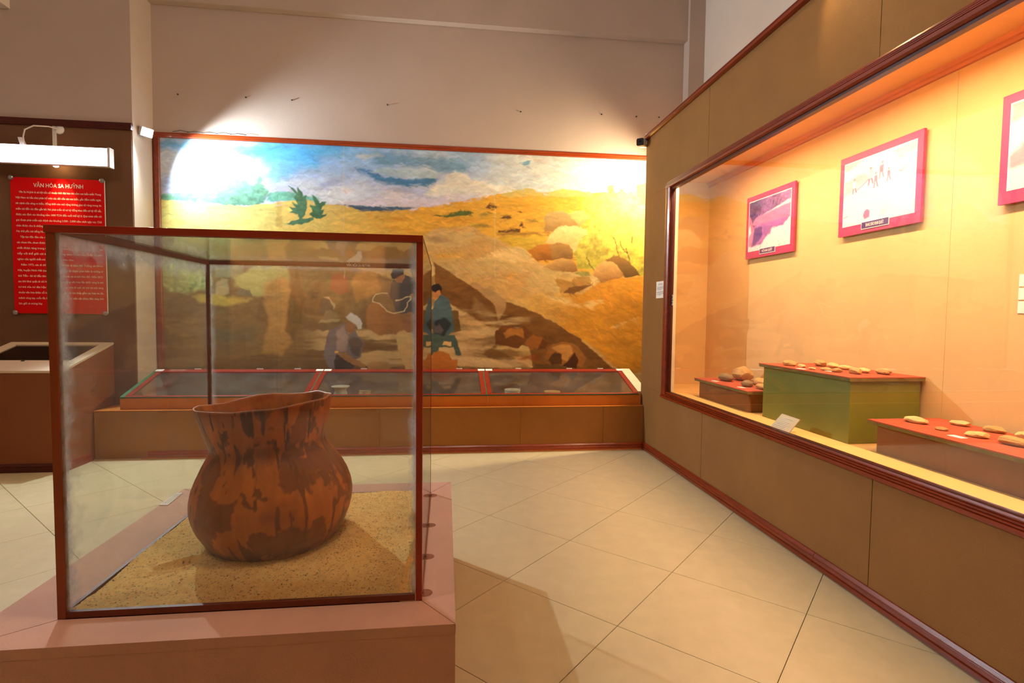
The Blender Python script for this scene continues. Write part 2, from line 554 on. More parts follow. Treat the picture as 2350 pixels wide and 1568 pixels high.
mould(-0.4, YE + 0.015, 2.955, 3.012, 0.03, M['wood'], 'top_moulding', 3)
for y0, y1 in ((-0.4, 2.51), (2.512, YE - 0.05)):
    mould(y0, y1, 0.0, 0.075, 0.022, M['wood'], 'skirting', 3)
for y0, y1 in ((-0.4, 2.91), (2.912, 4.04), (4.042, 4.525)):
    mould(y0, y1, 0.568, 0.632, 0.026, M['wood'], 'sill_moulding', 4)
mould(-0.4, 4.525, 2.372, 2.436, 0.026, M['wood'], 'head_moulding', 4)
part('jamb_moulding', MB().extrude([(XP + 0.003, 4.44), (XP - 0.018, 4.443), (XP - 0.026, 4.458), (XP - 0.022, 4.48), (XP - 0.026, 4.492), (XP - 0.024, 4.512), (XP - 0.012, 4.525), (XP + 0.003, 4.525)], 'z', 0.60, 2.40), M['wood'], SC)
part('sill_rebate', MB().box(XP - 0.004, XP + 0.03, -0.4, 4.46, 0.60, 0.634), M['wood_dark'], SC)
part('head_rebate', MB().box(XP - 0.004, XP + 0.03, -0.4, 4.46, 2.358, 2.40), M['wood_dark'], SC)
part('jamb_rebate', MB().box(XP - 0.004, XP + 0.03, 4.432, 4.46, 0.60, 2.40), M['wood_dark'], SC)
part('jamb_post', MB().box(XP + 0.032, XP + 0.06, 4.43, 4.53, 0.615, 2.50), M['cream'], SC, 0.002)
part('window_pane', MB().box(XP + 0.012, XP + 0.018, -0.38, 4.45, 0.61, 2.39), M['wglass'], SC)
for a, b in ((-0.4, 0.80), (0.8015, 2.468), (2.4695, YE - 0.02)):
    part('back_board', MB().box(2.537, 2.56, a, b, 0.55, 2.75), M['liner'], SC, 0.0008)
part('end_lining', MB().box(XP + 0.02, 2.537, YE - 0.032, YE - 0.02, 0.55, 2.75), M['liner_end'], SC)
part('near_lining', MB().box(XP + 0.02, 2.537, -0.4, -0.38, 0.0, 2.99), M['liner_end'], SC)
part('display_floor', MB().box(XP + 0.02, 2.537, -0.38, YE - 0.032, 0.58, 0.618), M['sfloor'], SC)
for a, b in ((-0.38, 1.9), (1.902, 3.35), (3.352, YE - 0.032)):
    part('inner_ceiling', MB().box(XP + 0.02, 2.537, a, b, 2.572, 2.60), M['sceil'], SC, 0.001)
part('inner_cornice', MB().extrude([(2.537, 2.528), (2.522, 2.530), (2.518, 2.545), (2.505, 2.550), (2.500, 2.572), (2.537, 2.572)], 'y', -0.38, YE - 0.032), M['wood_int'], SC)
for k, (a, b) in enumerate(((0.35, 1.55), (1.75, 2.95), (3.15, 4.35))):
    fx = part('tube_holder', MB().box(XP + 0.035, XP + 0.075, a - 0.03, b + 0.03, 2.53, 2.572), M['metal'], SC)
    part('tube', MB().tube([(XP + 0.09, a, 2.53), (XP + 0.09, b, 2.53)], 0.014, 10), M['tube'], fx)
    lamp('tube_light', 'AREA', (XP + 0.10, (a + b) / 2, 2.515), SHOW_W * (0.85, 0.95, 0.85)[k], WARM, SC, (-0.03, 0, -1.0), shape='RECTANGLE', size=0.05, size_y=b - a).rotation_euler = Vector((-0.03, 0, -1.0)).to_track_quat('-Z', 'X').to_euler()


def riser(name, label, x0, x1, y0, y1, ztop, body, over=0.03):
    r = thing(name, label, 'stand', ((x0 + x1) / 2, (y0 + y1) / 2, 0.618))
    part('body', MB().box(x0, x1, y0, y1, 0.6185, ztop - 0.022), body, r, 0.002)
    part('board', MB().box(x0 - over, x1 + over * 0.3, y0 - over, y1 + over, ztop - 0.022, ztop - 0.006), M['felt_edge'], r, 0.001)
    fm = MB()
    # ragged felt sheet
    n = 60
    top = []
    xa, xb, ya, yb = x0 - over - 0.001, x1 + over * 0.3, y0 - over - 0.001, y1 + over + 0.001
    for i in range(n):
        u = i / n * 4
        k = int(u)
        q = u - k
        p = [(xa + (xb - xa) * q, ya), (xb, ya + (yb - ya) * q), (xb - (xb - xa) * q, yb), (xa, yb - (yb - ya) * q)][k]
        top.append((p[0] + random.uniform(-.002, .002), p[1] + random.uniform(-.002, .002)))
    fm.extrude(top, 'z', ztop - 0.006, ztop)
    part('felt', fm, M['felt'], r)
    return r


riser('display_stand', 'low brown stand with red felt top at the far end of showcase', 2.095, 2.45, 3.50, 4.235, 0.772, M['brown_box'])
riser('display_stand', 'tall olive green stand with red felt top inside the showcase', 2.115, 2.524, 2.585, 3.365, 0.975, M['green_box'], 0.022)
riser('display_stand', 'long low brown stand with red felt top nearest the viewer', 2.140, 2.50, 1.05, 2.425, 0.778, M['brown_box'])


def stone(name, label, cat, x, y, z, sx, sy, sz, rz, matn, seed, flat=False, group=None):
    rs = random.Random(seed)
    bm = bmesh.new()
    bmesh.ops.create_icosphere(bm, subdivisions=3, radius=1.0)
    ph = [rs.uniform(0, 6.28) for _ in range(6)]
    planes = []
    for _ in range(9 if flat else 3):
        d = Vector((rs.uniform(-1, 1), rs.uniform(-1, 1), rs.uniform(-0.2, 1))).normalized()
        planes.append((d, rs.uniform(0.72, 0.9) if flat else rs.uniform(0.84, 0.95)))
    for v in bm.verts:
        p = v.co.copy()
        f = 1 + 0.08 * math.sin(3 * p.x + ph[0]) * math.cos(2.5 * p.y + ph[1]) + 0.05 * math.sin(6 * p.z + 5 * p.x + ph[2])
        p *= f
        for d, h in planes:
            q = p.dot(d)
            if q > h:
                p -= d * (q - h) * 0.9
        v.co = Vector((p.x * sx, p.y * sy, p.z * sz))
    zmin = min(v.co.z for v in bm.verts)
    for v in bm.verts:
        v.co.z = max(v.co.z, zmin * 0.82)
    zmin *= 0.82
    for v in bm.verts:
        v.co.z -= zmin
    me = bpy.data.meshes.new(name)
    bm.to_mesh(me)
    bm.free()
    if not flat:
        me.polygons.foreach_set('use_smooth', [True] * len(me.polygons))
    o = put(name, me, M[matn], None, (x, y, z))
    o.rotation_euler = (0, 0, rz)
    return tag(o, label, cat, group)


ZA = 0.7722
stone('pounding_stone', 'oval grey-tan pounding stone at the left of the low far stand', 'stone', 2.215, 4.03, ZA, 0.036, 0.072, 0.034, 0.35, 'stone_grey', 1)
stone('pounding_stone', 'largest pale faceted stone on the low far stand', 'stone', 2.375, 4.06, ZA, 0.065, 0.100, 0.062, 0.2, 'stone_tan', 2, True)
stone('pounding_stone', 'flat yellowish pebble partly hidden by the green stand, at the back', 'stone', 2.36, 3.79, ZA, 0.05, 0.095, 0.030, -0.2, 'stone_tan', 3)
stone('pounding_stone', 'small grey pebble in front of the yellowish ones', 'stone', 2.20, 3.70, ZA, 0.035, 0.05, 0.025, 0.4, 'stone_grey', 4)
stone('pounding_stone', 'yellowish pebble lying at the front edge by the green stand', 'stone', 2.235, 3.565, ZA, 0.034, 0.07, 0.022, -0.1, 'stone_tan', 5)
G = [(2.185, 3.205, .055, 'first tan stone flake at the left end of the green stand'), (2.200, 3.10, .032, 'small tan flake second from the left on the green stand'),
     (2.385, 3.18, .062, 'long pale flake at the back left of the green stand'), (2.165, 2.955, .024, 'tiny flake in the front row of the green stand'),
     (2.205, 2.895, .032, 'small rounded flake in the middle of the green stand'), (2.37, 3.05, .050, 'pale flake behind the middle of the green stand'),
     (2.215, 2.815, .036, 'low flake beside the white card on the green stand'), (2.375, 2.945, .045, 'upright tan flake at the back of the green stand'),
     (2.262, 2.735, .055, 'broad tan flake near the front right of the green stand'), (2.355, 2.785, .046, 'tan flake second from the right on the green stand'),
     (2.41, 2.705, .052, 'thick pale flake at the right end of the green stand')]
for i, (x, y, r, lb) in enumerate(G):
    stone('stone_flake', lb, 'stone tool', x, y, 0.9752, r * 0.55, r, r * 0.36, random.uniform(-.5, .5), ('stone_tan', 'stone_pale')[i % 2], 20 + i, True, 'flakes on the green stand')
G3 = [(2.275, 2.345, .056, 'pale flake at the far left of the near stand'), (2.245, 2.180, .027, 'tiny flake on the near stand left of the white card'),
      (2.435, 2.265, .044, 'pale flake at the back of the near stand'), (2.452, 2.125, .050, 'thick tan flake at the back right of the near stand'),
      (2.269, 2.035, .046, 'tan flake just right of the white card on near stand'), (2.278, 1.893, .058, 'large pale flake nearest the viewer on the near stand'),
      (2.44, 1.965, .055, 'thin flake at the picture edge behind the large pale one')]
for i, (x, y, r, lb) in enumerate(G3):
    stone('stone_flake', lb, 'stone tool', x, y, 0.7782, r * 0.55, r, r * 0.34, random.uniform(-.5, .5), ('stone_pale', 'stone_tan')[i % 2], 50 + i, True, 'flakes on the near stand')


def card(name, label, x, y, z, wx, wy, rz, cat='label card', m_='white'):
    o = put(name, MB().box(-wx, wx, -wy, wy, 0, 0.0015).mesh(name), M[m_], None, (x, y, z))
    o.rotation_euler = (0, 0, rz)
    return tag(o, label, cat)


card('label_card', 'small white card beside the oval pounding stone', 2.125, 4.03, ZA, .016, .028, .2)
card('label_card', 'small white card in front of the small grey pebble', 2.13, 3.66, ZA, .016, .03, .1)
card('label_card', 'small white card at the front left of the green stand', 2.125, 3.0, .9752, .014, .03, .1)
card('label_card', 'small white card in the middle of the green stand', 2.20, 2.86, .9752, .012, .024, .1)
card('label_card', 'white card lying among flakes on the near stand', 2.19, 2.05, .7782, .018, .032, .05)

# tilted caption plate on the showcase sill
cp = thing('caption_plate', 'tilted clear caption plate standing at the showcase sill', 'sign', (1.955, 2.91, 0.618))
part('plate', MB().hexa([(1.945, 2.835, .622), (1.945, 3.015, .622), (1.949, 3.015, .620), (1.949, 2.835, .620), (1.975, 2.783, .712), (1.975, 2.945, .716), (1.979, 2.945, .714), (1.979, 2.783, .710)]), M['cream'], cp)
ln = MB()
for k in range(7):
    f0, f1 = 0.18 + k * 0.105, 0.18 + k * 0.105 + 0.035
    ya, yb = 3.0 - 0.065 * f0, 2.85 - 0.05 * f0 + (0.05 if k % 2 else 0.02)
    xa, za = 1.9445 + 0.03 * f0, .622 + .092 * f0
    ln.quad((1.9440 + 0.03 * f0, ya, za), (1.9440 + 0.03 * f0, yb, za), (1.9440 + 0.03 * f1, yb, .622 + .092 * f1), (1.9440 + 0.03 * f1, ya, .622 + .092 * f1))
part('print', ln, M['white'], cp)
part('foot', MB().box(1.95, 2.02, 2.88, 2.91, 0.6185, 0.624), M['cream'], cp)


def fbm(h, w_, cell, oct_=4, seed=0, ax=1.0, ay=1.0, gain=0.5):
    """value noise in [0,1]"""
    r_ = np.random.default_rng(seed)
    out = np.zeros((h, w_))
    amp, tot = 1.0, 0.0
    for o_ in range(oct_):
        cx_, cy_ = max(cell * ax / 2 ** o_, 1.0), max(cell * ay / 2 ** o_, 1.0)
        gw, gh = int(w_ / cx_) + 3, int(h / cy_) + 3
        g = r_.random((gh, gw))
        xs, ys = np.arange(w_) / cx_, np.arange(h) / cy_
        xi, yi = xs.astype(int), ys.astype(int)
        xf, yf = xs - xi, ys - yi
        xf, yf = xf * xf * (3 - 2 * xf), yf * yf * (3 - 2 * yf)
        a = g[yi][:, xi] * (1 - xf) + g[yi][:, xi + 1] * xf
        b = g[yi + 1][:, xi] * (1 - xf) + g[yi + 1][:, xi + 1] * xf
        out += amp * (a * (1 - yf)[:, None] + b * yf[:, None])
        tot += amp
        amp *= gain
    return out / tot


class Canvas:
    def __init__(s, w_, h, x0=0, y0=0, res=1.0, seed=3):
        s.w, s.h, s.x0, s.y0, s.res = w_, h, x0, y0, res
        s.a = np.zeros((h, w_, 3))
        yy, xx = np.mgrid[0:h, 0:w_]
        s.X = xx / res + x0
        s.Y = yy / res + y0
        s.nx = fbm(h, w_, 14 * res, 3, seed) - 0.5
        s.ny = fbm(h, w_, 14 * res, 3, seed + 1) - 0.5
        s.mott = fbm(h, w_, 40 * res, 5, seed + 2, 1.6, 0.8) - 0.5
        s.fine = fbm(h, w_, 7 * res, 3, seed + 3, 2.2, 0.7) - 0.5
        s.leaf = fbm(h, w_, 9 * res, 3, seed + 5) - 0.5

    def mask(s, pts, wob=5.0, soft=1.2):
        pts = np.asarray(pts, float)
        pad = wob + soft + 3
        bx0 = int(max((pts[:, 0].min() - pad - s.x0) * s.res, 0))
        bx1 = int(min((pts[:, 0].max() + pad - s.x0) * s.res + 1, s.w))
        by0 = int(max((pts[:, 1].min() - pad - s.y0) * s.res, 0))
        by1 = int(min((pts[:, 1].max() + pad - s.y0) * s.res + 1, s.h))
        if bx1 <= bx0 or by1 <= by0:
            return None, None
        sl = (slice(by0, by1), slice(bx0, bx1))
        X = s.X[sl] + s.nx[sl] * wob
        Y = s.Y[sl] + s.ny[sl] * wob
        ins = np.zeros(X.shape, bool)
        dmin = np.full(X.shape, 1e9)
        n = len(pts)
        for i in range(n):
            (x1, y1), (x2, y2) = pts[i], pts[(i + 1) % n]
            if y1 != y2:
                c = ((y1 > Y) != (y2 > Y)) & (X < (x2 - x1) * (Y - y1) / (y2 - y1) + x1)
                ins ^= c
            dx, dy = x2 - x1, y2 - y1
            L2 = dx * dx + dy * dy + 1e-9
            t_ = np.clip(((X - x1) * dx + (Y - y1) * dy) / L2, 0, 1)
            dmin = np.minimum(dmin, (X - x1 - t_ * dx) ** 2 + (Y - y1 - t_ * dy) ** 2)
        d = np.sqrt(dmin)
        return sl, np.clip(np.where(ins, d, -d) / (2 * soft) + 0.5, 0, 1)

    def poly(s, pts, col, alpha=1.0, wob=5.0, soft=1.2, tex=0.18, leaf=0.0, col2=None, grad=None):
        sl, m_ = s.mask(pts, wob, soft)
        if sl is None:
            return
        c = lin(col)[None, None, :] * np.ones(m_.shape + (1,))
        if col2 is not None:
            if grad is None:
                k = np.clip(s.mott[sl] * 3 + 0.5, 0, 1)
            else:
                (gx0, gy0), (gx1, gy1) = grad
                L2 = (gx1 - gx0) ** 2 + (gy1 - gy0) ** 2
                k = np.clip(((s.X[sl] - gx0) * (gx1 - gx0) + (s.Y[sl] - gy0) * (gy1 - gy0)) / L2 + s.mott[sl] * 0.5, 0, 1)
            c = c * (1 - k[..., None]) + lin(col2) * k[..., None]
        c = c * (1 + tex * (s.mott[sl] * 1.6 + s.fine[sl] * 0.9) + leaf * s.leaf[sl] * 2)[..., None]
        m_ = (m_ * alpha)[..., None]
        s.a[sl] = s.a[sl] * (1 - m_) + c * m_

    def line(s, pts, col, wd=1.2, alpha=1.0, wob=2.0):
        pts = np.asarray(pts, float)
        for (x1, y1), (x2, y2) in zip(pts[:-1], pts[1:]):
            L_ = math.hypot(x2 - x1, y2 - y1) + 1e-6
            nx_, ny_ = -(y2 - y1) / L_ * wd, (x2 - x1) / L_ * wd
            s.poly([(x1 + nx_, y1 + ny_), (x2 + nx_, y2 + ny_), (x2 - nx_, y2 - ny_), (x1 - nx_, y1 - ny_)], col, alpha, wob, 0.8, 0.1)

    def sample(s, U, V):
        fx = np.clip((U - s.x0) * s.res, 0, s.w - 1.001)
        fy = np.clip((V - s.y0) * s.res, 0, s.h - 1.001)
        xi, yi = fx.astype(int), fy.astype(int)
        a, b = (fx - xi)[..., None], (fy - yi)[..., None]
        A = s.a
        return (A[yi, xi] * (1 - a) + A[yi, xi + 1] * a) * (1 - b) + (A[yi + 1, xi] * (1 - a) + A[yi + 1, xi + 1] * a) * b


def grid_mesh(name, P, colr, origin, thick=None):
    """P (h,w,3) world positions, colr (h,w,3) linear colours"""
    h, w_ = P.shape[:2]
    me = bpy.data.meshes.new(name)
    me.vertices.add(h * w_)
    me.vertices.foreach_set('co', (P - np.asarray(origin)).reshape(-1).astype(np.float32))
    idx = np.arange(h * w_).reshape(h, w_)
    q = np.stack([idx[:-1, :-1], idx[:-1, 1:], idx[1:, 1:], idx[1:, :-1]], -1).reshape(-1, 4)
    nq = len(q)
    me.loops.add(nq * 4)
    me.loops.foreach_set('vertex_index', q.reshape(-1).astype(np.int32))
    me.polygons.add(nq)
    me.polygons.foreach_set('loop_start', (np.arange(nq) * 4).astype(np.int32))
    at = me.color_attributes.new('paint', 'FLOAT_COLOR', 'POINT')
    c4 = np.ones((h * w_, 4), np.float32)
    c4[:, :3] = np.clip(colr, 0.0, 1).reshape(-1, 3)
    at.data.foreach_set('color', c4.reshape(-1))
    me.polygons.foreach_set('use_smooth', np.ones(nq, bool))
    me.update(calc_edges=True)
    me.validate()
    return me


def text_mesh(body, origin, right, up, height, width=None, bold=0.0, center=False, spacing=1.0):
    """lettering laid on a plane; height = cap height in metres; width squeezes the line to that length"""
    cu = bpy.data.curves.new('lettering', 'FONT')
    cu.body = body
    cu.size = 1.0
    cu.offset = bold
    cu.resolution_u = 2
    cu.space_character = spacing
    to = bpy.data.objects.new('lettering', cu)
    COL.objects.link(to)
    dg = bpy.context.evaluated_depsgraph_get()
    me = bpy.data.meshes.new_from_object(to.evaluated_get(dg))
    bpy.data.objects.remove(to, do_unlink=True)
    n = len(me.vertices)
    co = np.zeros(n * 3)
    me.vertices.foreach_get('co', co)
    co = co.reshape(-1, 3)
    sc = height / 0.70
    wd = co[:, 0].max() - co[:, 0].min()
    sx = sc if width is None else width / wd
    x = (co[:, 0] - co[:, 0].min()) * sx
    if center:
        x -= wd * sx / 2
    y = co[:, 1] * sc
    P = np.asarray(origin) + x[:, None] * np.asarray(right) + y[:, None] * np.asarray(up)
    me.vertices.foreach_set('co', P.reshape(-1))
    me.update()
    return me


def lettering(name, body, origin, right, up, height, mat_, parent, **kw):
    o = WL[parent.name]
    me = text_mesh(body, (origin[0] - o.x, origin[1] - o.y, origin[2] - o.z), right, up, height, **kw)
    return put(name, me, mat_, parent)


# ------------------------------------------------------------------ mural
def tf(x0, y0, k):
    return lambda pts: [(x0 + p[0] * k, y0 + p[1] * k) for p in pts]


A = tf(350, 300, .1913)
B = tf(700, 330, .1786)
C = tf(1080, 350, .1913)
D = tf(1080, 600, .1702)
E = tf(700, 600, .1658)
F = tf(360, 580, .1786)
cv = Canvas(1260, 620, 340, 295, 1.0)


def dabs(n, seed):
    """short brush dabs picking up the colour under them"""
    r_ = np.random.default_rng(seed)
    px = r_.uniform(cv.x0 + 25, cv.x0 + cv.w - 130, n)
    py = r_.uniform(cv.y0 + 14, cv.y0 + 575, n)
    src = cv.a.copy()
    for x, y in zip(px, py):
        sky_ = y < 455
        ground = y > 560 and x > 960
        a_ = r_.normal(0.0, 0.35) if sky_ else (r_.normal(0.45, 0.35) if ground else r_.normal(0.08, 0.3))
        if x > 1330 and y < 650 or 360 < x < 760 and 395 < y < 510 and src[int(y - cv.y0), int(x - cv.x0), 1] > 1.25 * src[int(y - cv.y0), int(x - cv.x0), 0]:
            a_ = r_.uniform(0, 3.14)
            L_, W_ = r_.uniform(2, 5), r_.uniform(1, 2)
        else:
            L_, W_ = r_.uniform(4, 14), r_.uniform(1.0, 2.8)
        ix, iy, q = int(x - cv.x0), int(y - cv.y0), int(L_ + 2)
        sl_ = (slice(max(iy - q, 0), iy + q + 1), slice(max(ix - q, 0), ix + q + 1))
        dx, dy = cv.X[sl_] - x, cv.Y[sl_] - y
        u, v = (dx * math.cos(a_) + dy * math.sin(a_)) / L_, (-dx * math.sin(a_) + dy * math.cos(a_)) / W_
        m_ = np.clip((1 - u * u - v * v) * 2.2, 0, 1)[..., None] * r_.uniform(0.35, 0.8)
        jx, jy = int(np.clip(ix + r_.normal(0, 2.5), 0, cv.w - 1)), int(np.clip(iy + r_.normal(0, 2.5), 0, cv.h - 1))
        c = src[jy, jx] * r_.uniform(0.80, 1.22) * (1 + r_.normal(0, 0.05, 3))
        cv.a[sl_] = cv.a[sl_] * (1 - m_) + c * m_


# sky
gy = np.clip((cv.Y - 320) / 160, 0, 1)[..., None]
sky = lin((96, 154, 190)) * (1 - gy) + lin((196, 182, 190)) * gy
cl = np.clip((fbm(cv.h, cv.w, 120, 5, 21, 1.8, 0.7) - 0.46) * 4.5, 0, 1)[..., None]
sky = sky * (1 - cl * 0.75) + lin((206, 200, 194)) * cl * 0.75
rt = np.clip((cv.X - 1080) / 160, 0, 1)[..., None]
sky = sky * (1 - rt * 0.7) + lin((196, 188, 168)) * rt * 0.7
cv.a[:] = sky * (1 + 0.16 * cv.fine + 0.1 * cv.mott)[..., None]
P_ = cv.poly
P_(B([(-1900, -60), (470, 50), (480, 120), (130, 170), (190, 260), (0, 300), (-300, 240), (-700, 180), (-1200, 60), (-1900, 60)]), (74, 156, 196), 0.85, 14, 10)
P_(A([(1200, 260), (1450, 230), (1700, 300), (1934, 300), (1934, 420), (1750, 470), (1600, 580), (1480, 620), (1350, 560), (1400, 440)]), (96, 164, 204), 0.7, 14, 8)
P_(B([(640, 320), (740, 315), (870, 350), (1040, 440), (1120, 415), (1210, 440), (1440, 460), (1530, 440), (1700, 440), (1650, 540), (1060, 530), (900, 480), (800, 400)]), (58, 112, 146), 0.95, 6, 3)
P_(B([(880, 130), (1650, 150), (2090, 250), (2100, 350), (1780, 390), (1600, 300), (1000, 290), (880, 260)]), (92, 130, 152), 0.8, 12, 6)
P_(B([(850, 360), (1000, 310), (1060, 290), (1110, 330), (1400, 350), (1600, 340), (1730, 400), (1500, 430), (1200, 410), (1000, 400)]), (160, 172, 172), 0.95, 6, 3)
P_(B([(640, 150), (740, 120), (1020, 150), (860, 170), (780, 210), (680, 180)]), (186, 182, 170), 0.8, 6, 4)
P_(B([(1520, 660), (1640, 550), (1790, 500), (1830, 400), (1900, 365), (2080, 390), (2140, 470), (2240, 480), (2700, 560), (2800, 680), (1700, 690)]), (216, 200, 178), 0.95, 7, 3)
for p in ([(470, 600), (560, 560), (640, 590), (560, 640)], [(760, 720), (960, 640), (1200, 690), (1000, 720)], [(1000, 600), (1120, 590), (1400, 650), (1100, 660)]):
    P_(B(p), (220, 200, 192), 0.8, 6, 4)
for p in ([(1060, 590), (1250, 570), (1420, 610), (1200, 630)], [(780, 710), (900, 670), (1010, 680), (900, 720)], [(100, 620), (240, 480), (400, 440), (560, 420), (300, 560)]):
    P_(B(p), (142, 138, 158), 0.7, 6, 5)
P_(B([(300, 780), (900, 720), (1600, 700), (2240, 640), (2240, 720), (1400, 820), (600, 800)]), (206, 184, 186), 0.7, 10, 6)
P_(C([(600, 130), (720, 90), (700, 150), (640, 160)]), (98, 136, 156), 0.9)
P_(C([(650, 50), (930, 90), (960, 130), (760, 110)]), (196, 156, 140), 0.6, 6, 4)
# far trees, sea, sands
P_(A([(60, 760), (400, 740), (600, 640), (700, 560), (850, 510), (930, 550), (950, 495), (1000, 500), (1040, 590), (1120, 600), (1200, 660), (1250, 640), (1270, 560), (1300, 540), (1330, 600), (1350, 700), (1390, 740), (1340, 850), (1280, 900), (1000, 905), (700, 870), (500, 850), (60, 830)]), (128, 168, 128), 1, 9, 1.5, 0.3, 0.45, (86, 132, 108), ((0, 395), (0, 475)))
P_(A([(1380, 760), (1500, 735), (1700, 745), (1900, 790), (2000, 800), (2000, 860), (1370, 840)]), (104, 158, 132), 1, 7, 1.2, 0.2, 0.4)
P_(B([(380, 783), (1000, 805), (1460, 825), (1200, 870), (700, 870)]), (66, 86, 104), 1, 2)
land = [(330, 458), (368, 458), (470, 465), (560, 474), (640, 464), (700, 460), (745, 467), (800, 474), (835, 485), (930, 482), (1000, 472), (1080, 457), (1128, 448), (1155, 445), (1361, 442), (1620, 438), (1620, 930), (330, 930)]
P_(land, (206, 186, 104), 1, 3, 1.2, 0.22, 0, (212, 150, 48), ((520, 460), (960, 520)))
P_(C([(380, 505), (590, 435), (740, 435), (860, 490), (960, 470), (1100, 435), (1130, 445), (1250, 455), (1480, 495), (1480, 530), (380, 530)]), (196, 164, 84))
P_(C([(510, 440), (528, 448), (505, 452)]), (130, 40, 20), 1, 0, .8)
for p, c in (([(1060, 950), (1290, 965), (1300, 1000), (1150, 990)], (190, 112, 26)), ([(920, 1030), (1200, 1085), (1420, 1095), (1350, 1125), (1060, 1080)], (196, 126, 30)), ([(760, 880), (1000, 970), (1180, 1000), (980, 1000), (850, 930)], (190, 128, 40)), ([(1600, 960), (2100, 950), (2240, 1010), (1900, 1000)], (196, 132, 40))):
    P_(B(p), c, 0.75, 6, 4)
for p in ([(620, 920), (1440, 940), (1300, 965), (700, 940)], [(100, 1010), (300, 1050), (560, 1160), (500, 1165), (250, 1070)], [(780, 1120), (1000, 1090), (860, 1150)], [(1080, 1100), (1260, 1050), (1150, 1110)], [(140, 860), (400, 880), (250, 890)]):
    P_(A(p), (178, 164, 88), 0.6, 5, 3)
P_(A([(1490, 850), (1550, 850), (1565, 1160), (1480, 1160)]), (176, 138, 62), 0.75, 4, 3)


def palms():
    for p in ([(1630, 660), (1690, 690), (1740, 740), (1740, 670), (1790, 730), (1800, 790), (1850, 770), (1850, 850), (1860, 920), (1830, 1010), (1780, 1085), (1740, 1010), (1640, 990), (1680, 960), (1640, 910), (1720, 920), (1680, 860), (1740, 880), (1700, 800), (1720, 760)], [(1600, 1110), (1780, 1060), (1934, 1040), (1934, 1080), (1700, 1140)]):
        P_(A(p), (70, 104, 70), 1, 5, 1, 0.3, 0.4)
    P_(B([(90, 665), (160, 690), (185, 760), (265, 740), (205, 850), (245, 840), (220, 910), (285, 910), (200, 962), (130, 965), (60, 905), (100, 870), (60, 780), (140, 800)]), (66, 104, 68), 1, 5, 1, 0.3, 0.4)


P_(B([(1640, 930), (1740, 905), (1860, 890), (2050, 855), (2160, 880), (2120, 910), (1880, 938)]), (82, 88, 34), 1, 6, 1, 0.3, 0.3)
for p in ([(190, 640), (240, 615), (350, 670), (300, 682), (190, 670)], [(340, 790), (440, 735), (495, 780), (450, 802)], [(540, 720), (580, 695), (635, 735)], [(320, 940), (460, 925), (590, 915), (580, 965), (330, 962)], [(580, 900), (620, 830), (640, 900)]):
    P_(C(p), (98, 60, 26), 1, 5, 1)
for p in ([(110, 750), (200, 700), (270, 720), (200, 760)], [(650, 820), (760, 790), (840, 850), (720, 830)], [(0, 850), (200, 860), (250, 890), (60, 890)]):
    P_(C(p), (140, 112, 44), 0.9, 7, 2)
P_(C([(310, 965), (950, 962), (940, 1005), (400, 995)]), (140, 98, 38), 0.9, 5, 2)
P_(C([(200, 995), (900, 1000), (930, 1100), (700, 1190), (450, 1140), (300, 1050)]), (192, 148, 44), 0.9, 8, 4, 0.3)
# right-hand foliage and rocks
P_(C([(1330, 660), (1370, 560), (1450, 510), (1520, 490), (1640, 480), (1640, 390), (1720, 385), (1730, 480), (1780, 470), (1790, 440), (1840, 440), (1850, 480), (1960, 460), (2000, 380), (2100, 365), (2600, 370), (2600, 1560), (1500, 1400), (1290, 1400), (1240, 1200), (1200, 1100), (1400, 1000), (1440, 800)]), (206, 172, 70), 1, 7, 1.5, 0.3, 0.55, (150, 134, 40), ((0, 470), (0, 640)))
P_(C([(1970, 400), (2060, 370), (2300, 380), (2300, 640), (2040, 620)]), (200, 140, 30), 0.9, 8, 3, .3, .3)
for p in ([(1870, 1150), (1912, 1330)], [(1790, 1070), (1830, 1160), (1880, 1210)], [(1710, 1020), (1750, 1110), (1775, 1255)], [(1940, 1010), (1930, 1090)], [(1400, 1250), (1430, 1350), (1480, 1420)]):
    cv.line(C(p), (84, 54, 24), 1.0)
R_ = [([(880, 950), (890, 750), (920, 720), (1100, 700), (1190, 750), (1280, 880), (1100, 940)], (192, 148, 84), (150, 104, 50)), ([(1200, 780), (1220, 710), (1340, 700), (1440, 790), (1300, 890)], (208, 164, 92), (190, 140, 66)),
      ([(1180, 1110), (1300, 1040), (1250, 1190)], (214, 172, 100), None), ([(910, 1090), (950, 990), (1050, 900), (1150, 880), (1280, 890), (1390, 930), (1405, 990), (1250, 1045), (1180, 1110)], (228, 188, 120), (206, 158, 88)),
      ([(690, 1180), (800, 1110), (930, 1110), (985, 1140), (985, 1290), (790, 1302)], (186, 112, 36), (132, 76, 24)), ([(945, 1105), (1060, 1080), (1180, 1110), (1225, 1170), (1225, 1275), (985, 1292)], (170, 118, 56), (124, 84, 38)),
      ([(870, 1382), (1080, 1265), (1200, 1280), (1260, 1350), (1290, 1425), (1100, 1432)], (196, 142, 76), (140, 88, 40)), ([(1620, 1300), (1720, 1240), (1900, 1300), (2030, 1470), (1850, 1500), (1750, 1350)], (126, 86, 34), (86, 58, 24)),
      ([(1480, 1400), (1570, 1310), (1690, 1310), (1790, 1400), (1850, 1490), (1560, 1568), (1480, 1480)], (200, 146, 80), (136, 82, 34))]
